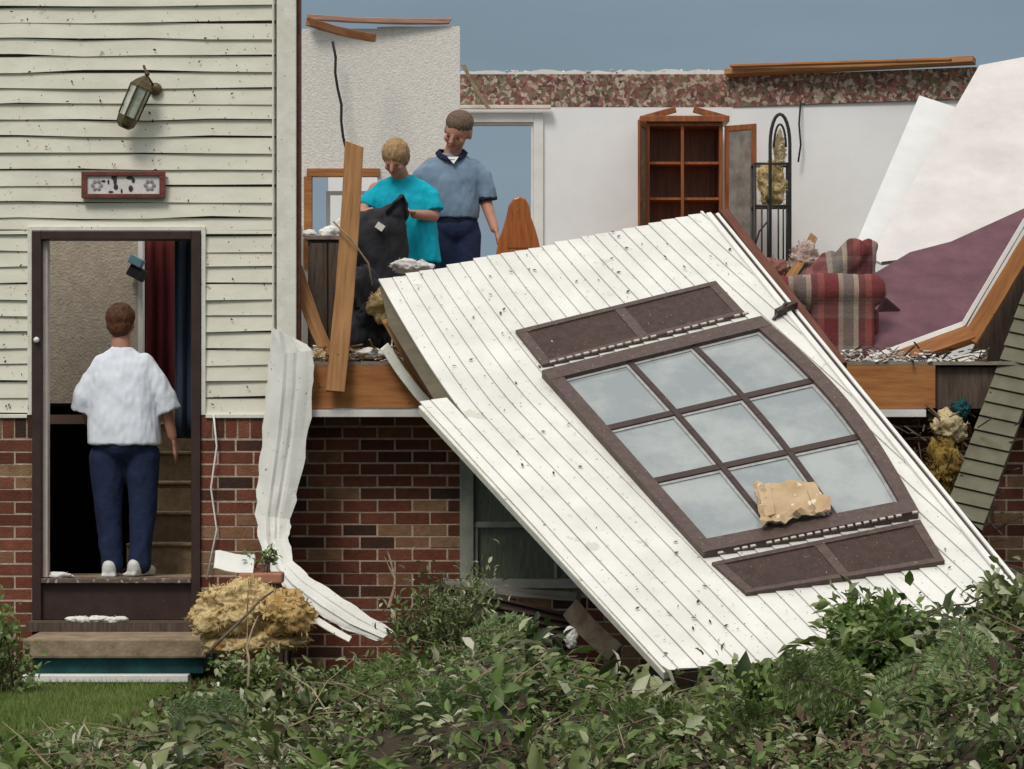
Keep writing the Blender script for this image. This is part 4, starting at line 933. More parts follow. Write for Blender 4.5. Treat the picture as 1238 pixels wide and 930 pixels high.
# ================================================================== PEOPLE
def person_root(X, Y, Z, label): return thing('person', (X, Y, Z), label, 'person')
def fingers(mb, palm, fdir, pn, side_, curl=.4, sc=1.0, thumb=1):
    """palm centre, finger direction, palm normal (curl towards it), side vector (towards the little finger)"""
    fdir = Vector(fdir).normalized(); pn = Vector(pn).normalized(); side_ = Vector(side_).normalized()
    mb.cap(palm-fdir*.035*sc, palm+fdir*.03*sc, .028*sc, .036*sc, 8, .45, pn)
    for k, (off, ln) in enumerate([(-.030, .066), (-.010, .074), (.010, .068), (.030, .052)]):
        p = palm+fdir*.035*sc+side_*off*sc; d_ = fdir
        for j, seg in enumerate((.45, .32, .23)):
            q = p+d_*ln*seg*sc; mb.cap(p, q, .0088*sc*(1-.08*j), .0080*sc*(1-.08*j), 5); p = q; d_ = (d_+pn*curl).normalized()
    p = palm-side_*.028*sc-fdir*.01*sc; q = p+(fdir*.6-side_*.8).normalized()*.035*sc; mb.cap(p, q, .012*sc, .010*sc, 5); mb.cap(q, q+(fdir*.9+pn*.3).normalized()*.03*sc, .010*sc, .008*sc, 5)
def head(mb, c, fdir, up, s=1.0):
    """skull, jaw, nose, ears, brow into mb; returns frame"""
    f = Vector(fdir).normalized(); up = Vector(up).normalized(); r = f.cross(up).normalized(); up = r.cross(f).normalized(); c = Vector(c)
    rot = Matrix((r, f, up)).transposed()
    mb.ball(c+up*.025*s-f*.008*s, (.074*s, .092*s, .088*s), 10, rot); mb.ball(c-up*.035*s+f*.025*s, (.056*s, .066*s, .072*s), 10, rot)
    mb.ball(c-up*.012*s+f*.048*s, (.054*s, .042*s, .060*s), 8, rot)
    mb.ball(c-up*.088*s+f*.062*s, (.024*s, .02*s, .02*s), 8, rot)
    mb.cap(c+f*.088*s+up*.012*s, c+f*.112*s-up*.024*s, .009*s, .014*s, 6)
    mb.ball(c+up*.012*s+f*.030*s, (.062*s, .060*s, .062*s), 8, rot)
    for e_ in (-1, 1):
        mb.ball(c+r*.076*s*e_-up*.008*s-f*.005*s, (.010*s, .020*s, .030*s), 6, rot); mb.ball(c+r*.036*s*e_-up*.026*s+f*.062*s, (.026*s, .024*s, .024*s), 8, rot)
    return c, r, f, up, rot
def face_bits(par, fr, s=1.0, brows=M_hair_d):
    c, r, f, up, rot = fr
    for e_ in (-1, 1): mb = MB(); mb.ball(c+r*.031*s*e_+f*.0835*s-up*.001*s, (.009*s, .007*s, .0032*s), 6, rot); obj('eye', mb, M_eye, par, smooth=True)
    mb = MB(); mb.ball(c+f*.090*s-up*.052*s, (.024*s, .009*s, .006*s), 6, rot); obj('mouth', mb, M_lip, par, smooth=True)
    for e_ in (-1, 1): mb = MB(); mb.cap(c+r*.018*s*e_+f*.094*s+up*.022*s, c+r*.046*s*e_+f*.085*s+up*.024*s, .0022*s, .0018*s, 5); obj('eyebrow', mb, brows, par, smooth=True)

# --- woman in the doorway, seen from behind
sc1 = 197.5
def W1(px, py, y=0): return Vector((-2.375+(px-150)/sc1, .25+y, .577+(697-py)/sc1))
p1 = person_root(-2.375, .25, ZL, 'auburn haired woman in white t-shirt and navy trousers seen from behind in the doorway')
b = MB()
fr = head(b, W1(146, 391, .03), (.15, 1, -.12), (0, .1, 1), 1.0)
b.cap(W1(146, 430), W1(146, 400, .02), .062, .056, 10); b.cap(W1(127, 441), W1(171, 441), .055, .055, 10)
b.ball(W1(149, 478), (.165, .11, .20), 12); b.ball(W1(150, 530), (.165, .12, .17), 12)
b.cap(W1(117, 450), W1(103, 482, -.0), .040, .042); b.cap(W1(101, 482), W1(106, 512, .14), .043, .032)
b.cap(W1(182, 450), W1(198, 486), .040, .042); b.cap(W1(199, 486), W1(208, 528, .03), .042, .029)
fingers(b, W1(211, 541, .04), (.1, .25, -1), (-1, .2, -.1), (.0, -1, 0), .25, 1.0)
fingers(b, W1(108, 520, .2), (.3, .9, -.3), (0, 0, -1), (-1, 0, 0), .3, 1.0)
for (hx, kx, ax) in ((130, 131, 134), (171, 172, 167)):
    b.cap(W1(hx, 555), W1(kx, 612), .088, .06); b.cap(W1(kx, 612), W1(ax, 676, -.01), .06, .04); b.cap(W1(ax, 690, -.02), W1(ax, 692, .12), .035, .03)
organic('body', b, M_skin, p1, .0075, 4)
b = MB()
loft(b, [(W1(148, 420), .062, .055), (W1(148, 424), .090, .066), (W1(148, 429), .132, .080), (W1(148, 438), .178, .098), (W1(148, 455), .205, .125), (W1(149, 485), .212, .150), (W1(150, 512), .220, .165), (W1(151, 538), .228, .168)])
b.cap(W1(127, 440), W1(112, 462), .070, .070, 10); b.tube([W1(113, 458), W1(103, 480), W1(99, 497, .02)], .070, 16, .076); b.cap(W1(173, 440), W1(189, 462), .070, .070, 10); b.tube([W1(188, 458), W1(198, 480), W1(204, 497, .01)], .070, 16, .076)
o = organic('t_shirt', b, M_tee, p1, .009, 4, .013, .06)
b = MB(); b.ball(W1(150, 535, .0), (.195, .155, .14), 14)
for (hx, kx, ax) in ((130, 131, 135), (172, 173, 169)):
    b.cap(W1(hx, 552), W1(kx, 615), .112, .084, 12); b.cap(W1(kx, 615), W1(ax, 674, -.005), .084, .066, 12); b.cap(W1(ax, 674), W1(ax, 681), .068, .070, 12)
organic('trousers', b, M_jean, p1, .010, 4, .010, .07)
for (ax, ay, ro) in ((133, 691, 0), (168, 690, .5)):
    b = MB(); c_ = W1(ax, ay, 0); dv = Vector((math.sin(ro), math.cos(ro), 0))
    b.cap(c_-dv*.05+Vector((0, 0, .015)), c_+dv*.12-Vector((0, 0, .0)), .045, .036, 8, .9, (0, 0, 1)); b.ball(c_-dv*.05+Vector((0, 0, .035)), (.042, .045, .04), 8)
    b.box(c_+Vector((-.045, -.09, -.032)), c_+Vector((.045, .14, -.012)), rot=Matrix.Rotation(-ro, 3, 'Z')); organic('shoe', b, M_shoe, p1, .009, 3)
b = MB(); c, r, f, up, rot = fr
b.ball(c+up*.032-f*.020, (.090, .100, .096), 12, rot); b.ball(c-up*.015-f*.045, (.078, .062, .078), 12, rot); b.ball(c-up*.045-f*.05, (.06, .045, .05), 10, rot)
organic('hair', b, M_hair_b, p1, .007, 3, .010, .025); face_bits(p1, fr, 1, M_hair_b)

# --- man in the polo shirt
sc2 = 4000/22.9; mx0 = 545
def W2(px, py, y=0): return Vector(((px-619)/sc2, 2.9+y, 1.6+(495-py)/sc2))
p2 = person_root((mx0-619)/sc2, 2.9, ZF, 'man in grey-blue polo shirt with navy collar looking down by the back doorway')
b = MB(); fr2 = head(b, W2(554, 160, -.06), (-.42, -1, -.55), (.20, -.34, 1), 1.19)
b.cap(W2(545, 192, .0), W2(551, 172, -.03), .062, .058); b.cap(W2(521, 199), W2(569, 201), .052, .052)
b.ball(W2(545, 222), (.165, .105, .17), 12); b.ball(W2(548, 255), (.14, .10, .14), 12)
b.cap(W2(575, 203), W2(587, 243, .0), .045, .042); b.cap(W2(587, 243), W2(598, 278, -.12), .044, .030)
fingers(b, W2(602, 289, -.15), (.25, -.25, -1), (-1, 0, -.2), (0, 1, 0), .35, 1.1)
b.cap(W2(515, 203), W2(505, 245, .02), .046, .042); b.cap(W2(505, 245, .02), W2(512, 280, -.10), .043, .030)
fingers(b, W2(513, 291, -.13), (0, -.3, -1), (1, 0, -.2), (0, 1, 0), .35, 1.1)
for s_ in (-1, 1):
    hx = 551+s_*13; b.cap(W2(hx, 280), W2(hx+s_*1, 350, -.02), .085, .06); b.cap(W2(hx+s_*1, 350), W2(hx+s_*2, 424, .02), .06, .042); b.cap(W2(hx+s_*2, 430, .03), W2(hx+s_*3, 431, -.12), .035, .03)
organic('body', b, M_skin, p2, .0075, 4)
b = MB(); loft(b, [(W2(547, 186), .070, .062), (W2(547, 190), .115, .075), (W2(546, 195), .175, .09), (W2(545, 203), .215, .11), (W2(545, 220), .218, .135), (W2(546, 240), .200, .145), (W2(549, 256), .180, .15), (W2(550, 264), .165, .145)])
b.cap(W2(570, 204), W2(582, 214), .072, .070, 10); b.tube([W2(581, 212), W2(587, 230), W2(588, 241)], .070, 16, .076); b.cap(W2(522, 204), W2(510, 214), .072, .070, 10); b.tube([W2(511, 212), W2(505, 230, .01), W2(504, 242, .02)], .070, 16, .076)
o = organic('polo_shirt', b, M_polo, p2, .009, 4, .013, .06)
b = MB(); b.tube([W2(587.5, 238), W2(588, 243)], .079, 16, .079); organic('sleeve_band', b, M_collar, p2, .008, 1)
b = MB(); n = 18
for k in range(n):
    a0 = 2*math.pi*k/n; a1 = 2*math.pi*(k+1)/n
    def cp(a_, h): 
        front = max(0, -math.sin(a_)); return W2(546, 186, -.01)+Vector((math.cos(a_)*(.080+.030*h), math.sin(a_)*(.082+.040*h), .030-front*.060-h*.028))
    if abs(a0-1.5*math.pi) < .15: continue
    b.add([cp(a0, 0), cp(a1, 0), cp(a1, 1), cp(a0, 1)], [(0, 1, 2, 3)])
o = obj('collar', b, M_collar, p2, smooth=True); o.modifiers.new('solid', 'SOLIDIFY').thickness = .006
b = MB(); b.slab([W2(541, 191, -.115), W2(555, 191, -.115), W2(549, 200, -.150)], (0, -1, 0), .02); obj('undershirt', b, M_paper, p2)
b = MB(); b.ball(W2(551, 275), (.165, .14, .13), 12)
for s_ in (-1, 1):
    hx = 551+s_*13; b.cap(W2(hx, 285), W2(hx+s_, 350, -.02), .105, .08); b.cap(W2(hx+s_, 350), W2(hx+s_*2, 425, .02), .08, .065)
o = organic('trousers', b, M_jean, p2, .012, 5, .01, .08)
b = MB(); b.cap(W2(550, 262), W2(550, 265), .160, .160, 14, .86, (0, 1, 0)); organic('belt', b, M_collar, p2, .012, 1)
for s_ in (-1, 1):
    b = MB(); b.cap(W2(553+s_*15, 432, .05), W2(553+s_*17, 433, -.12), .045, .04, 8, .8, (0, 0, 1)); organic('shoe', b, M_black, p2, .012, 2)
c, r, f, up, rot = fr2; b = MB()
b.ball(c+up*.066-f*.014, (.096, .108, .082), 12, rot); b.ball(c+up*.0-f*.05, (.086, .070, .085), 10, rot)
organic('hair', b, M_hair_d, p2, .007, 3, .008, .022); face_bits(p2, fr2, 1.19)

# --- woman in turquoise
sc3 = 4000/22.45
def W3(px, py, y=0): return Vector(((px-619)/sc3, 2.45+y, 1.6+(495-py)/sc3))
p3 = person_root((492-619)/sc3, 2.45, ZF, 'blonde woman in turquoise t-shirt bending over the black bag she holds')
b = MB(); fr3 = head(b, W3(479, 194, -.14), (-.30, -1, -.75), (-.08, -.62, 1), 1.02)
b.cap(W3(486, 218, -.01), W3(481, 202, -.10), .058, .052); b.cap(W3(464, 227), W3(506, 227), .05, .05)
b.ball(W3(487, 250), (.165, .12, .17), 12); b.ball(W3(497, 290), (.16, .12, .17), 12)
b.cap(W3(454, 228), W3(441, 252, -.06), .044, .042); b.cap(W3(441, 252, -.06), W3(440, 262, -.25), .042, .030)
fingers(b, W3(443, 258, -.32), (.25, -1, -.15), (.3, 0, -1), (-1, 0, -.3), .45, 1.0)
b.cap(W3(516, 230), W3(524, 262, -.06), .044, .042); b.cap(W3(524, 262, -.06), W3(502, 262, -.26), .042, .030)
fingers(b, W3(494, 259, -.31), (-1, -.35, .05), (-.2, 0, -1), (0, -1, -.4), .45, 1.0)
for s_ in (-1, 1):
    hx = 500+s_*14; b.cap(W3(hx, 310), W3(hx, 370, -.03), .085, .06); b.cap(W3(hx, 370, -.03), W3(hx, 428, .02), .058, .04); b.cap(W3(hx, 436, .03), W3(hx, 437, -.11), .033, .028)
organic('body', b, M_skin, p3, .0075, 4)
b = MB(); loft(b, [(W3(486, 212), .068, .06), (W3(486, 216), .110, .075), (W3(486, 221), .170, .09), (W3(486, 229), .200, .11), (W3(487, 245), .205, .15), (W3(491, 270), .205, .17), (W3(496, 295), .195, .165), (W3(499, 318), .192, .16)])
b.cap(W3(465, 229), W3(451, 240, -.02), .070, .068, 10); b.tube([W3(452, 237, -.02), W3(444, 252, -.05)], .068, 16, .074); b.cap(W3(507, 229), W3(520, 241, -.02), .070, .070, 10); b.tube([W3(519, 237, -.02), W3(524, 257, -.05)], .070, 16, .076)
o = organic('t_shirt', b, M_teal_shirt, p3, .009, 4, .013, .06)
b = MB(); b.ball(W3(500, 310), (.17, .14, .13), 12)
for s_ in (-1, 1):
    hx = 500+s_*14; b.cap(W3(hx, 315), W3(hx, 370, -.03), .10, .08); b.cap(W3(hx, 370, -.03), W3(hx, 430, .02), .08, .06)
organic('trousers', b, M_jean, p3, .012, 5, .01, .08)
for s_ in (-1, 1):
    b = MB(); b.cap(W3(500+s_*14, 438, .04), W3(500+s_*15, 439, -.11), .042, .036, 8, .8, (0, 0, 1)); organic('shoe', b, M_shoe, p3, .012, 2)
c, r, f, up, rot = fr3; b = MB()
b.ball(c+up*.040-f*.018, (.094, .104, .096), 12, rot); b.ball(c-up*.01-f*.045, (.088, .072, .088), 10, rot)
organic('hair', b, M_hair_y, p3, .007, 3, .011, .025); face_bits(p3, fr3, 1.0, M_hair_y)
# the black bag she holds
bg_ = thing('black_bag', W3(462, 345, -.36), 'large limp black bag with a white tag held by the woman in turquoise', 'bag')
b = MB(); b.cap(W3(445, 275, -.40), W3(484, 262, -.40), .085, .07, 10, .6, (0, 1, 0)); b.cap(W3(455, 290, -.40), W3(462, 345, -.36), .13, .13, 12, .6, (0, 1, 0)); b.cap(W3(475, 280, -.40), W3(480, 335, -.36), .10, .10, 12, .6, (0, 1, 0)); b.cap(W3(440, 285, -.40), W3(445, 335, -.36), .08, .08, 12, .6, (0, 1, 0))
b.cap(W3(482, 262, -.42), W3(489, 244, -.42), .055, .028, 10, .6, (0, 1, 0))
organic('bag_body', b, M_black, bg_, .010, 4, .03, .09)
b = MB(); b.tube([W3(470, 262, -.46), W3(480, 250, -.47), W3(490, 242, -.45), W3(494, 252, -.42), W3(492, 268, -.42)], .012, 7); obj('strap', b, M_black, bg_, smooth=True)
b = MB(); q_ = W3(463, 279, -.50); b.box(q_-Vector((.028, .006, .022)), q_+Vector((.028, .0, .022)), rot=Matrix.Rotation(.6, 3, 'Y')); obj('tag', b, M_paper, bg_)

# ================================================================== DEBRIS ON THE GROUND
ib = thing('insulation_pile', Q(300, 800, -1.1), 'big tawny block of torn insulation lying below the end of the hanging siding strip', 'insulation')
lump('batt', Q(287, 739, -1.15), (.25, .18, .17), M_insul, ib, amp=.32, sc=7, sub=6, seed=81); lump('batt', Q(345, 742, -1.2), (.16, .14, .13), mat('brown_insulation', (.58, .41, .18), (.38, .23, .08), 12, rough=1, bump=1), ib, amp=.4, sc=8, sub=5, seed=82)
lump('batt', Q(305, 778, -1.15), (.27, .17, .07), M_insul, ib, amp=.35, sc=8, sub=5, seed=83)
plank('siding_scrap', Q(262, 676, -1.0), Q(304, 682, -1.0), .12, .012, M_white, 'small square white siding scrap tilted above the insulation block', 'siding scrap', up=(.2, -1, .6))
plank('siding_scrap', Q(362, 735, -1.1), Q(425, 774, -1.25), .05, .01, M_trim, 'narrow cream siding sliver beneath the end of the hanging strip', 'siding scrap', up=(0, -.6, 1))
pt = thing('flower_pot', Q(315, 712, -1.05), 'low terracotta planter with small green leaves beside the white scrap', 'planter')
b = MB(); b.box(Q(288, 706, -1.05), Q(344, 691, -.85)); obj('planter', b, M_terra, pt, bevel=.012)
db = thing('dark_board', Q(610, 770, -1.2), 'dark brown slatted board lying below the lower window', 'board')
b = MB(); b.slab([Q(525, 703, -.75), Q(695, 745, -1.0), Q(690, 782, -1.5), Q(560, 775, -1.5)], (0, -.7, .7), .03); obj('board', b, mat('blackish_wood', (.035, .022, .018), (.02, .013, .011), 9, rough=.8), db)
b = MB()
for k in range(5):
    t_ = (k+.5)/5; b.bar(Q(525, 703, -.76).lerp(Q(560, 775, -1.52), t_)+Vector((0, 0, .012)), Q(695, 745, -1.01).lerp(Q(690, 782, -1.52), t_)+Vector((0, 0, .012)), .02, .02, up=(0, -.7, .7))
obj('slats', b, M_brownpaint, db)
plank('board', Q(535, 704, -.72), Q(700, 722, -.85), .05, .03, mat('grey_lumber', (.3, .27, .23), (.18, .16, .13), 6, (.6, 9, 9), .9), 'grey weathered lath along the top of the dark board under the window', 'board')
plank('board', Q(690, 735, -1.3), Q(745, 790, -1.6), .12, .03, M_stick, 'tan wood piece between the dark board and the fallen wall', 'board')
tag(lump('blue_scrap', Q(692, 846, -4.2), (.035, .03, .03), M_blue, amp=.5, sc=22, sub=4, seed=91), 'small bright blue plastic scrap among the leaves', 'scrap')
for k, (px, py, Y, r_, lb) in enumerate([(330, 655, -3.2, 0, ''), ]): pass
for k, (px, py, Y, lb) in enumerate([(470, 822, -3.3, 'crumpled white paper scrap in the leaves below the end of the siding strip'), (345, 880, -4.8, 'pale crumpled paper scrap near the lower left among leaves'), (690, 770, -2.2, 'small pale scrap on the dark soil below the dark board')]):
    tag(lump('paper_scrap', Q(px, py, Y), (.07, .04, .045) if k == 0 else (.035, .03, .05), M_paper, amp=.5, sc=14, sub=4, seed=95+k), lb, 'paper scrap')
for k, (a, b_, r_, lb) in enumerate([
    (Q(250, 790, -2.2), Q(330, 715, -1.6), .010, 'thin brown branch leaning against the insulation block'),
    (Q(395, 925, -5.4), Q(495, 870, -4.9), .012, 'pale straight stick lying at the bottom left of the leaf heap'),
    (Q(300, 830, -2.6), Q(312, 745, -2.0), .008, 'forked pale twig standing in front of the insulation block'),
    (Q(615, 900, -5.2), Q(700, 800, -4.5), .009, 'reddish brown twig rising from the middle of the leaf heap'),
    (Q(470, 735, -.6), Q(468, 665, .25), .012, 'grey cable-like stem standing against the brick wall left of the window'),
    (Q(820, 895, -5.3), Q(900, 835, -5.0), .010, 'pale curved twig at the bottom centre right'),
    (Q(985, 900, -5.2), Q(1040, 800, -4.6), .009, 'thin upright twig in front of the right bush'),
    (Q(1120, 740, -4.2), Q(1215, 716, -4.0), .006, 'fine twig lying across the lower right corner of the fallen wall')]):
    mid = (a+b_)/2+Vector((random.uniform(-.05, .05), 0, random.uniform(-.03, .05))); mb = MB()
    mb.tube([a, a.lerp(mid, .6)+Vector((.01, 0, .01)), mid, mid.lerp(b_, .5)+Vector((0, 0, .015)), b_], r_, 7, r_*.5)
    mb.tube([mid, mid+(b_-a)*.22+Vector((random.uniform(-.1, .1), .02, .06))], r_*.5, 5, r_*.25)
    tag(obj('fallen_twig', mb, M_stick if k in (1, 2, 4, 5) else M_bark, smooth=True), lb, 'twig')
# cables / vine on the wall right of the door
b = MB(); b.tube([Q(258, 500, -.05), Q(262, 540, -.06), Q(255, 590, -.06), Q(262, 640, -.05), Q(250, 700, -.06)], .006, 6); obj('hanging_cord', b, M_white, house, smooth=True)

# ------------------------------------------------------------------ leaves
def leaf_geo(P, D, Nn, Lh, Wd, rnd, droop=.25):
    """vectorised: N leaves, each 8 verts and 6 faces"""
    S = np.cross(D, Nn); S /= np.linalg.norm(S, axis=1)[:, None]+1e-9; Nn = np.cross(S, D)
    n = len(P); Lh = Lh[:, None]; Wd = Wd[:, None]
    def pt(a, b, c): return P+D*Lh*a+S*Wd*b+Nn*Lh*c
    V = np.stack([pt(0, 0, 0), pt(.3, -.42, .06), pt(.3, 0, -.02), pt(.3, .42, .06), pt(.65, -.36, .02), pt(.65, 0, -.06-droop*.3), pt(.65, .36, .02), pt(1, 0, -.05-droop)], 1).reshape(-1, 3)
    return V
LF = [(0, 2, 1), (0, 3, 2), (1, 2, 5, 4), (2, 3, 6, 5), (4, 5, 7), (5, 6, 7)]
def leaves_mesh(name, V, n, rnd, m, parent=None, base=(0, 0, 0)):
    me = bpy.data.meshes.new(name); base = np.array(base)
    V = V-base; nv = n*8; loops = []; 
    pat = [i for f in LF for i in f]; cnt = [len(f) for f in LF]
    li = (np.array(pat)[None, :]+np.arange(n)[:, None]*8).ravel(); tot = np.tile(cnt, n); st_ = np.concatenate([[0], np.cumsum(tot)[:-1]])
    me.vertices.add(nv); me.vertices.foreach_set('co', V.ravel()); me.loops.add(len(li)); me.loops.foreach_set('vertex_index', li.astype(np.int32))
    me.polygons.add(len(tot)); me.polygons.foreach_set('loop_start', st_.astype(np.int32)); me.polygons.foreach_set('loop_total', tot.astype(np.int32))
    me.update(calc_edges=True); a = me.attributes.new('rnd', 'FLOAT', 'POINT'); a.data.foreach_set('value', np.repeat(rnd, 8).astype(np.float32))
    me.materials.append(m); me.shade_smooth(); o = bpy.data.objects.new(name, me); COL.objects.link(o)
    if parent is not None: o.parent = parent
    else: o.location = base
    return o
def unit(v): return v/(np.linalg.norm(v, axis=1)[:, None]+1e-9)
def rand_leaves(P, out_dir=None, size=(.045, .085), wid=.55, spread=1.0, rn=RNG):
    n = len(P); D = rn.normal(size=(n, 3))*spread
    if out_dir is not None: D = D*.7+out_dir
    D = unit(D); Nn = unit(rn.normal(size=(n, 3))*.7+np.array([0, -.25, 1.0])); L_ = rn.uniform(size[0], size[1], n); return leaf_geo(P, D, Nn, L_, L_*wid*rn.uniform(.8, 1.2, n), None)
# heap of torn leaves over the mound
def heap(name, n, reg, m, size, label, lift=(.0, .10), dens=None, wid=.6, cat='leaves', rb=(0, 1)):
    pts_ = []
    while len(pts_) < n:
        x = RNG.uniform(reg[0], reg[1]); y = RNG.uniform(reg[2], reg[3])
        if dens and RNG.random() > dens(x, y): continue
        h = mound(x, y); cl = noise.noise(Vector((x*2.6, y*2.6, 7)))
        pts_.append((x, y, h+RNG.uniform(*lift)+max(0, cl)*.10))
    P = np.array(pts_); V = rand_leaves(P, size=size, wid=wid); rr = np.clip(RNG.beta(1.6, 1.8, n)+0.35*np.array([noise.noise(Vector((p[0]*2, p[1]*2, 1))) for p in pts_]), 0, 1)*(rb[1]-rb[0])+rb[0]
    o = leaves_mesh(name, V, n, rr, m); tag(o, label, cat, kind='stuff'); return o
def dens_main(x, y):
    edge_ = -1.9 if x < .3 else -2.6
    if x < -1.5: edge_ = -5.15
    elif x < -.5: edge_ = -5.15+(x+1.5)*1.9
    if x < -.5: edge_ += .35*noise.noise(Vector((x*2, 0, 0)))
    if y > edge_: return 0
    c_ = noise.noise(Vector((x*2.1, y*1.5, 3)))+.5*noise.noise(Vector((x*5, y*4, 6)))
    return min(1, max(.06, .5+2.2*c_))
heap('leaf_litter', 12000, (-3.6, 3.9, -8.2, -1.7), M_leaf, (.02, .055), 'torn green leaves carpeting the ground in front of the house', (.0, .07), dens_main, rb=(0, .7))
heap('leaf_litter', 4500, (-3.6, 3.9, -8.2, -1.7), M_dead, (.02, .05), 'brown dead leaves mixed through the green heap', (.0, .10), lambda x, y: dens_main(x, y)*(.25+max(0, noise.noise(Vector((x*1.2, y*1.2, 11))))*2))
heap('leaf_litter', 2600, (-1.9, .3, -5.6, -.9), M_dead, (.015, .045), 'crumbs of brown leaf and bark on the soil below the insulation block', (.0, .03), lambda x, y: .2+max(0, noise.noise(Vector((x*3, y*3, 5))))*1.4)
heap('leaf_litter', 1500, (-1.9, .3, -5.6, -.9), M_leaf, (.02, .05), 'scattered small green leaves on the soil below the insulation block', (.0, .05), lambda x, y: .1+max(0, noise.noise(Vector((x*3, y*3, 9))))*1.6)
def clumps(name, nc, m, label, size, wid, seed, rad=(.06, .17), per=(22, 60), cx=(-3.6, 3.9)):
    rn = np.random.default_rng(seed); VV = []; RR = []; n = 0; k = 0; st = MB()
    while k < nc:
        x = rn.uniform(*cx); y = rn.uniform(-7.8, -2.0)
        if rn.random() > dens_main(x, y)*1.3: continue
        k += 1; r_ = rn.uniform(*rad)*(.6 if x < -.3 or (.2 < x < 1.5 and y > -5) else 1); c_ = np.array([x, y, mound(x, y)+r_*rn.uniform(.2, .8)]); q = int(rn.uniform(*per)); ax = rn.normal(size=3)*np.array([1, 1, .35]); ax /= np.linalg.norm(ax)
        t_ = rn.uniform(-1, 1, q)[:, None]; P = c_+ax*t_*r_*1.5+rn.normal(size=(q, 3))*r_*.38; P[:, 2] = np.maximum(P[:, 2], mound(x, y)+.01)
        st.tube([c_-ax*r_*1.6, c_, c_+ax*r_*1.6], .004, 4, .002)
        D = unit(P-c_+ax*r_*.8+rn.normal(size=(q, 3))*r_*.5); sz = rn.uniform(.75, 1.3); Nn = unit(rn.normal(size=(q, 3))*.5+np.array([0, -.35, 1.]))
        L_ = rn.uniform(*size, q)*sz; VV.append(leaf_geo(P, D, Nn, L_, L_*wid*rn.uniform(.8, 1.2, q), None)); b0_ = rn.beta(1.3, 1.6); RR.append(np.clip(b0_+rn.normal(0, .17, q), 0, 1)); n += q
    o = leaves_mesh(name, np.concatenate(VV), n, np.concatenate(RR), m); tag(o, label, 'leaves', kind='stuff')
    tag(obj('twig_litter', st, M_bark), 'bare stems inside the '+label, 'twigs', kind='stuff')
clumps('broken_sprigs', 430, M_leaf, 'broken sprigs of dull green broad leaves strewn over the heap', (.03, .07), .55, 101)
clumps('broken_sprigs', 260, M_leaf2, 'broken sprigs of bright green leaves strewn over the heap', (.025, .06), .6, 102)
clumps('broken_sprigs', 200, M_leaf, 'narrow leaved grey green sprigs strewn over the heap', (.05, .09), .26, 103)
clumps('torn_branches', 110, M_leaf, 'large leaved torn branches lying on top of the heap', (.07, .13), .5, 105, (.10, .22), (16, 40))
clumps('torn_branches', 70, M_leaf2, 'yellow green large leaved torn branches on top of the heap', (.06, .11), .55, 106, (.10, .2), (14, 36))
clumps('broken_sprigs', 60, M_dead, 'dry brown sprigs strewn over the heap', (.04, .08), .5, 104)
clumps('dry_sprigs', 40, M_dead, 'reddish brown dry sprigs below the bottom edge of the fallen wall', (.03, .07), .5, 107, (.06, .14), (30, 60), (.75, 1.5))
clumps('dry_sprigs', 26, M_dead, 'dark brown dry sprigs around the blue plastic scrap', (.03, .06), .4, 108, (.06, .14), (30, 60), (-.1, .45))
# twigs through the heap
mb = MB()
for k in range(750):
    x = random.uniform(-3.4, 3.8); y = random.uniform(-7.4, -1.6)
    if dens_main(x, y) <= 0: continue
    z = mound(x, y)+random.uniform(.03, .14); a_ = random.random()*6.28; L_ = random.uniform(.12, .5); el_ = random.uniform(-.1, .5)
    d_ = Vector((math.cos(a_)*math.cos(el_), math.sin(a_)*math.cos(el_), math.sin(el_))); p = Vector((x, y, z)); q = p+d_*L_*.5+Vector((random.uniform(-.03, .03), 0, random.uniform(0, .04)))
    mb.tube([p, q, p+d_*L_], random.uniform(.002, .006), 4, .0015, rnd=random.random())
o = obj('twig_litter', mb, M_stick); tag(o, 'small bare twigs tangled through the leaf heap', 'twigs', kind='stuff')
sm = MB()     # dark soil under the heap
n1, n2 = 90, 70
for j in range(n2+1):
    for i in range(n1+1):
        x = -3.8+7.9*i/n1; y = -8.6+7.8*j/n2; sm.add([(x, y, mound(x, y)+(.012+.02*noise.noise(Vector((x*6, y*6, 0))) if (dens_main(x, y) > 0 or (x > -1.7+.3*noise.noise(Vector((y*2, 0, 0))) and y < -.95)) else -.04))], [])
sm.f = [(j*(n1+1)+i, j*(n1+1)+i+1, (j+1)*(n1+1)+i+1, (j+1)*(n1+1)+i) for j in range(n2) for i in range(n1)]
tag(obj('bare_soil', sm, M_soil, smooth=True), kind='structure')
# lawn blades
def blades(name, n, reg, label, hgt=(.03, .07), cond=None, m=M_grass):
    P = []
    while len(P) < n:
        x = RNG.uniform(reg[0], reg[1]); y = RNG.uniform(reg[2], reg[3])
        if cond and not cond(x, y): continue
        P.append((x, y, mound(x, y)))
    P = np.array(P); D = unit(RNG.normal(size=(n, 3))*.35+np.array([0, 0, 1.])); S = unit(np.cross(D, RNG.normal(size=(n, 3)))); H = RNG.uniform(*hgt, n)[:, None]
    V = np.stack([P-S*.0035, P+S*.0035, P+D*H], 1).reshape(-1, 3); me = bpy.data.meshes.new(name)
    me.from_pydata(V.tolist(), [], np.arange(3*n).reshape(-1, 3).tolist()); a = me.attributes.new('rnd', 'FLOAT', 'POINT')
    rr = np.clip(np.repeat(RNG.random(n)*.6+.4*np.array([noise.noise(Vector((p[0]*3, p[1]*3, 1)))+.5 for p in P]), 3), 0, 1); a.data.foreach_set('value', rr.astype(np.float32)); me.materials.append(m)
    o = bpy.data.objects.new(name, me); COL.objects.link(o); return tag(o, label, 'grass', kind='stuff')
blades('grass', 60000, (-3.7, -1.0, -5.6, -.85), 'short green lawn grass in front of the doorstep', cond=lambda x, y: x < -1.75 or noise.noise(Vector((x*3, y*3, 0))) > .12)
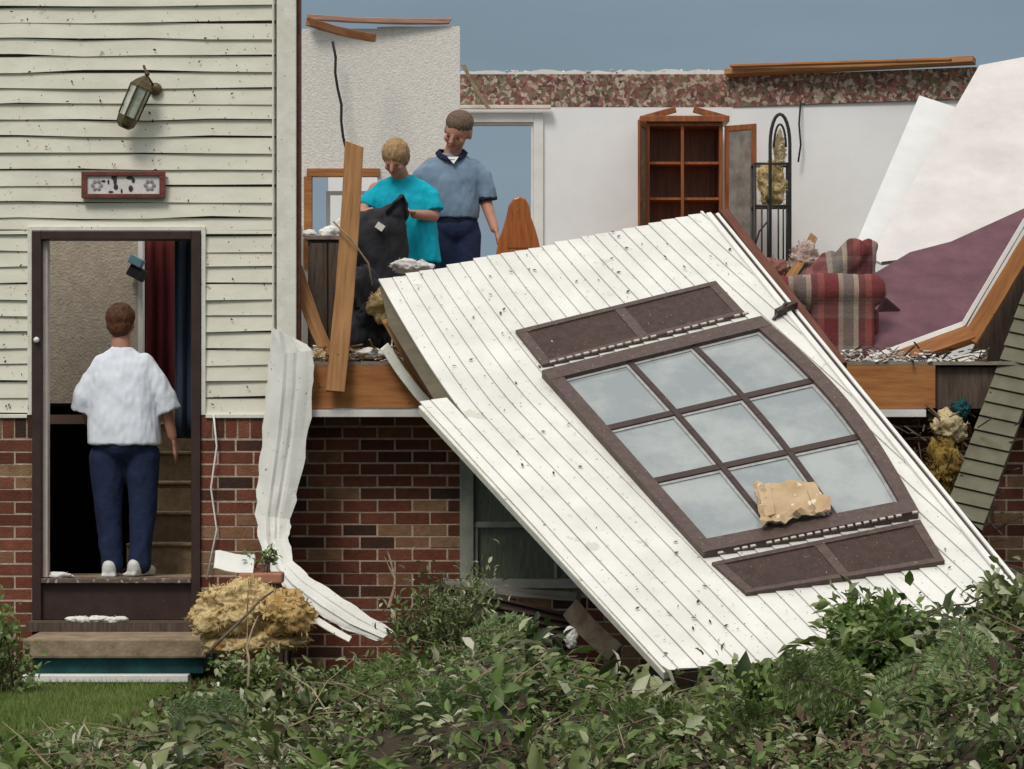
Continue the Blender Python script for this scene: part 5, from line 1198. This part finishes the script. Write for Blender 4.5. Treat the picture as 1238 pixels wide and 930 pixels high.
blades('grass', 9000, (-.35, 1.0, -2.4, -1.0), 'bright strip of grass between the dark board and the leaf heap', (.05, .12))
# plants
def shrub(name, c, r, nl, ns, m, label, cat, size=(.04, .075), seed=1, up=.6, wid=.6, dead=0, gaps=.35):
    """stems fanning out from the base, leaves gathered in clumps near their ends"""
    rn = np.random.default_rng(seed); rr = random.Random(seed); c = Vector(c); r = Vector(r)
    root = thing(name, c, label, cat); st = MB(); tips = []
    for k in range(ns):
        a_ = rr.random()*6.28; e_ = rr.uniform(.15, 1.0); d_ = Vector((math.cos(a_)*r.x*rr.uniform(.3, 1), math.sin(a_)*r.y*rr.uniform(.3, 1), r.z*e_*(1.05-.3*rr.random())))
        p0 = c+Vector((rr.uniform(-.3, .3)*r.x, rr.uniform(-.3, .3)*r.y, 0)); p2_ = c+d_; p1_ = p0.lerp(p2_, .5)+Vector((0, 0, r.z*.15)); st.tube([p0, p1_, p2_], .007, 5, .002)
        for q in (p1_.lerp(p2_, .4), p2_, p1_.lerp(p2_, .75)): tips.append(q)
        for j in range(2):
            q = p1_+Vector((rr.uniform(-1, 1)*r.x*.35, rr.uniform(-1, 1)*r.y*.35, rr.uniform(0, .4)*r.z)); st.tube([p1_, q], .004, 4, .0015); tips.append(q)
    obj('stems', st, M_bark, root)
    T = np.array([tuple(t_) for t_ in tips]); idx = rn.integers(0, len(T), nl); off = rn.normal(size=(nl, 3))*np.array([r.x, r.y, r.z])*.13; P = T[idx]+off
    base_r = rn.random(len(T))[idx]; P[:, 2] = np.maximum(P[:, 2], c.z+.01)
    V = rand_leaves(P, out_dir=unit(P-np.array(c)+np.array([0, 0, .0]))*.6, size=size, wid=wid, rn=rn)
    rv = np.clip(base_r*.6+rn.random(nl)*.5-.05, 0, 1)
    leaves_mesh('foliage', V, nl, rv, m, parent=root, base=tuple(c)); return root
def spray(name, a, d, L_, label, seed=1, nb=9, m=M_fir, side=(1, 0, 0), leaf=.03, fan=.5):
    """feathery branch: a main stem with side shoots lined with narrow leaflets"""
    rr = random.Random(seed); root = thing(name, a, label, 'branch'); st = MB(); P = []; D = []; a = Vector(a); d = Vector(d).normalized(); sd_ = Vector(side).normalized()
    ups = d.cross(sd_).normalized()
    main = [a+d*L_*t_+Vector((0, 0, -L_*.25*t_*t_)) for t_ in np.linspace(0, 1, 10)]; st.tube(main, .006, 5, .002)
    def line(p, dd, ln):
        n = int(ln/.009); pts_ = []
        for i in range(n):
            t_ = i/n; q = p+dd*ln*t_+Vector((0, 0, -ln*.2*t_*t_)); pts_.append(q)
            for e_ in (-1, 1):
                s2 = dd.cross(ups).normalized()*e_; dl = (dd*.55+s2*1+ups*rr.uniform(-.2, .3)).normalized(); P.append(tuple(q)); D.append(tuple(dl))
        if len(pts_) > 2: st.tube(pts_[::3], .002, 4, .001)
    for k in range(nb):
        t_ = .1+.85*k/nb; i = int(t_*9); p = main[i]
        for e_ in (-1, 1): line(p, (d*.7+sd_*e_*fan*1.3+ups*rr.uniform(-.25, .25)).normalized(), L_*(.5-.33*t_)*rr.uniform(.8, 1.2))
    line(main[6], d, L_*.35)
    obj('stem', st, M_bark, root); P = np.array(P); D = np.array(D); n = len(P); rn = np.random.default_rng(seed); Nn = unit(np.tile(np.array(tuple(ups)), (n, 1))+rn.normal(size=(n, 3))*.35)
    Lh = rn.uniform(.7, 1.2, n)*leaf; V = leaf_geo(P, D, Nn, Lh, Lh*.32, None, .1)
    leaves_mesh('leaflets', V, n, np.clip(rn.normal(.5, .25, n), 0, 1), m, parent=root, base=tuple(a)); return root
shrub('uprooted_bush', (Q(545, 0, -2.4).x, -2.4, .12), (.35, .35, .58), 2300, 26, M_leaf, 'tangled grey green bush standing up below the lower window', 'bush', (.035, .06), 21, wid=.35)
shrub('broadleaf_bush', (Q(1062, 0, -4.4).x, -4.4, .18), (.27, .35, .50), 3000, 34, M_leaf2, 'broad leaved green bush covering the lower right part of the fallen wall', 'bush', (.04, .085), 22)
shrub('broadleaf_bush', (Q(1222, 0, -4.3).x, -4.3, .18), (.28, .4, .55), 2800, 30, M_leaf, 'dark leafy bush at the right edge of the frame', 'bush', (.04, .075), 23)
shrub('broadleaf_bush', (Q(950, 0, -5.2).x, -5.2, .05), (.36, .35, .40), 2400, 26, M_leaf2, 'low bright green bush at the bottom right centre', 'bush', (.035, .07), 24)
shrub('leafy_branch', (Q(850, 0, -5.4).x, -5.4, .03), (.4, .3, .22), 1300, 18, M_leaf, 'fallen leafy branch just below the bottom corner of the fallen wall', 'branch', (.04, .08), 25)
shrub('leafy_branch', (Q(350, 0, -5.0).x, -5.0, .05), (.5, .3, .22), 1700, 20, M_leaf, 'fallen branch with pale leaf undersides at the lower left', 'branch', (.05, .09), 26)
shrub('leafy_branch', (Q(440, 0, -3.9).x, -3.9, .08), (.45, .3, .24), 1500, 20, M_leaf, 'fallen branch of dull green leaves in front of the siding strip end', 'branch', (.04, .07), 27, wid=.4)
shrub('corner_shrub', (Q(4, 0, -1.6).x, -1.6, .0), (.2, .25, .52), 900, 16, M_leaf2, 'small yellow green shrub at the left edge beside the doorstep', 'shrub', (.03, .05), 28)
shrub('ground_plant', (Q(75, 0, -5.3).x, -5.3, .02), (.24, .22, .13), 1100, 18, M_leaf2, 'bright green low plant at the bottom left corner on the lawn', 'plant', (.035, .06), 29)
shrub('ground_plant', (Q(310, 0, -1.7).x, -1.7, .03), (.22, .2, .22), 500, 12, M_leaf2, 'small green weeds at the foot of the insulation block', 'plant', (.03, .05), 30)
for k, px in enumerate((303, 322)):
    p = Q(px, 692, -.97); v_ = shrub('potted_leaves', p, (.07, .06, .11), 90, 7, M_leaf2, ['left tuft of green leaves in the terracotta planter', 'right tuft of green leaves in the terracotta planter'][k], 'plant', (.025, .045), 50+k)
spray('feathery_branch', Q(640, 880, -5.9), (-.8, -.3, .35), .60, 'feathery blue green branch arching over the middle of the leaf heap', 3, side=(.7, .2, .6))
spray('feathery_branch', Q(560, 915, -6.2), (-.5, -.3, .6), .45, 'smaller feathery branch beside the arching one at bottom centre', 4, side=(.8, 0, .3))
spray('feathery_branch', Q(1160, 752, -5.9), (.12, -.35, -.9), .62, 'drooping fir like branch hanging at the lower right', 5, side=(1, .1, 0), leaf=.036)
spray('feathery_branch', Q(1110, 800, -5.9), (-.35, -.4, -.6), .45, 'fir like branch pointing down left beside the right bush', 6, side=(.8, .1, -.5), leaf=.034)
spray('feathery_branch', Q(690, 835, -4.2), (.4, -.6, -.1), .4, 'small feathery branch in front of the bottom edge of the fallen wall', 8, side=(1, .1, 0), leaf=.03)
spray('feathery_branch', Q(560, 770, -3.0), (.6, -.5, .25), .5, 'feathery branch spilling right from the tangled bush under the window', 9, side=(.4, .2, .8), leaf=.03)
LB = ['arching from the leaf heap below the siding strip end', 'low between the lawn and the leaf heap', 'above the blue plastic scrap', 'at the bottom edge below the blue scrap', 'just left of the low bright bush', 'rising left of the right bush', 'in front of the right bush', 'at the lower right corner']
for k, (px, py, Y, d_, L_, sd_) in enumerate([(420, 850, -5.2, (.7, -.2, .5), .45, (.5, 0, -.8)), (300, 880, -5.6, (-.7, -.2, .35), .40, (.4, .2, .9)), (740, 885, -5.8, (.6, -.3, .35), .40, (.7, 0, -.7)), (770, 915, -6.3, (-.8, -.2, .3), .42, (.3, .2, .9)),
        (860, 900, -6.1, (.5, -.3, .5), .38, (.8, .1, -.5)), (985, 860, -5.6, (-.3, -.2, .9), .36, (1, .1, .2)), (1040, 850, -5.9, (-.6, -.3, .4), .50, (.5, .1, .8)), (1215, 860, -6.0, (-.3, -.3, -.7), .42, (1, .1, -.2))]):
    spray('feathery_branch', Q(px, py, Y), d_, L_, 'green feathery branch '+LB[k], 20+k, side=sd_, leaf=.032, m=M_fir if k % 2 else M_leaf2)
# splinters and plaster crumbs along the torn edges of the upper floor, and dark broken lumber at the right
def splinters(name, n, spot, m, label, ln=(.02, .10), w_=(.004, .014), flat=.6):
    rg = random.Random(len(label)); mb = MB()
    for k in range(n):
        p = spot(rg); a_ = rg.random()*6.28; e_ = rg.gauss(0, .5)*flat; d_ = Vector((math.cos(a_)*math.cos(e_), math.sin(a_)*math.cos(e_), abs(math.sin(e_)))); L_ = rg.uniform(*ln)
        mb.bar(p, p+d_*L_, rg.uniform(*w_), rg.uniform(.002, .008), up=(rg.gauss(0, .3), rg.gauss(0, .3), 1))
    return tag(obj(name, mb, m), label, 'debris', kind='stuff')
splinters('wood_splinters', 170, lambda g_: Vector((g_.uniform(XF0, -.62), g_.uniform(.0, .5), ZF+g_.random()**2*.09)), M_wood, 'wood splinters littering the deck edge around the studs', (.03, .14))
splinters('plaster_crumbs', 220, lambda g_: Vector((g_.uniform(XF0, -.62), g_.uniform(.0, .6), ZF+g_.random()**2*.08)), M_paper, 'plaster crumbs littering the deck edge around the studs', (.008, .04), (.008, .035))
splinters('plaster_crumbs', 260, lambda g_: Vector((g_.uniform(1.9, XF1), g_.uniform(.0, .5), ZF+g_.random()**2*.07)), M_paper, 'plaster crumbs littering the deck edge below the armchair', (.008, .045), (.008, .035))
splinters('wood_splinters', 130, lambda g_: Vector((g_.uniform(1.9, XF1+.3), g_.uniform(.0, .5), ZF+g_.random()**2*.08)), M_dkwood, 'dark splinters littering the deck edge below the armchair', (.03, .13))
splinters('wood_splinters', 150, lambda g_: Q(g_.uniform(1095, 1215), g_.uniform(500, 660), g_.uniform(-.25, .3)), M_bark, 'dark broken laths and scraps between the deck end and the olive siding panel', (.05, .22), (.006, .02), 1.4)
splinters('wall_scraps', 45, lambda g_: (lambda x_: Vector((x_, 7.03, ZC+.015+g_.random()**2*.012)))(g_.uniform(-.4, 1.8)), M_paper, 'scraps of torn board along the top of the wallpaper border', (.02, .08), (.008, .02), .5)
splinters('paper_shreds', 130, lambda g_: Vector((g_.uniform(-1.7, -.2), g_.uniform(-3.6, -1.0), .02+g_.random()*.04)), M_paper, 'tiny pale shreds strewn over the soil below the siding strip', (.01, .05), (.005, .02))
for k, (a, b_, lb) in enumerate([(Q(1122, 500, .1), Q(1168, 560, -.1), 'dark broken lath hanging below the right end of the deck'), (Q(1112, 600, -.2), Q(1180, 548, .0), 'dark lath crossing behind the mustard insulation'), (Q(1150, 662, -.5), Q(1236, 690, -.3), 'weathered lath at the foot of the olive siding panel'), (Q(1100, 636, -.3), Q(1238, 742, -.7), 'long brown lath running down behind the right end of the fallen wall')]):
    plank('lath', a, b_, .035, .015, M_dkwood if k else M_bark, lb, 'lath', ragged=.02)
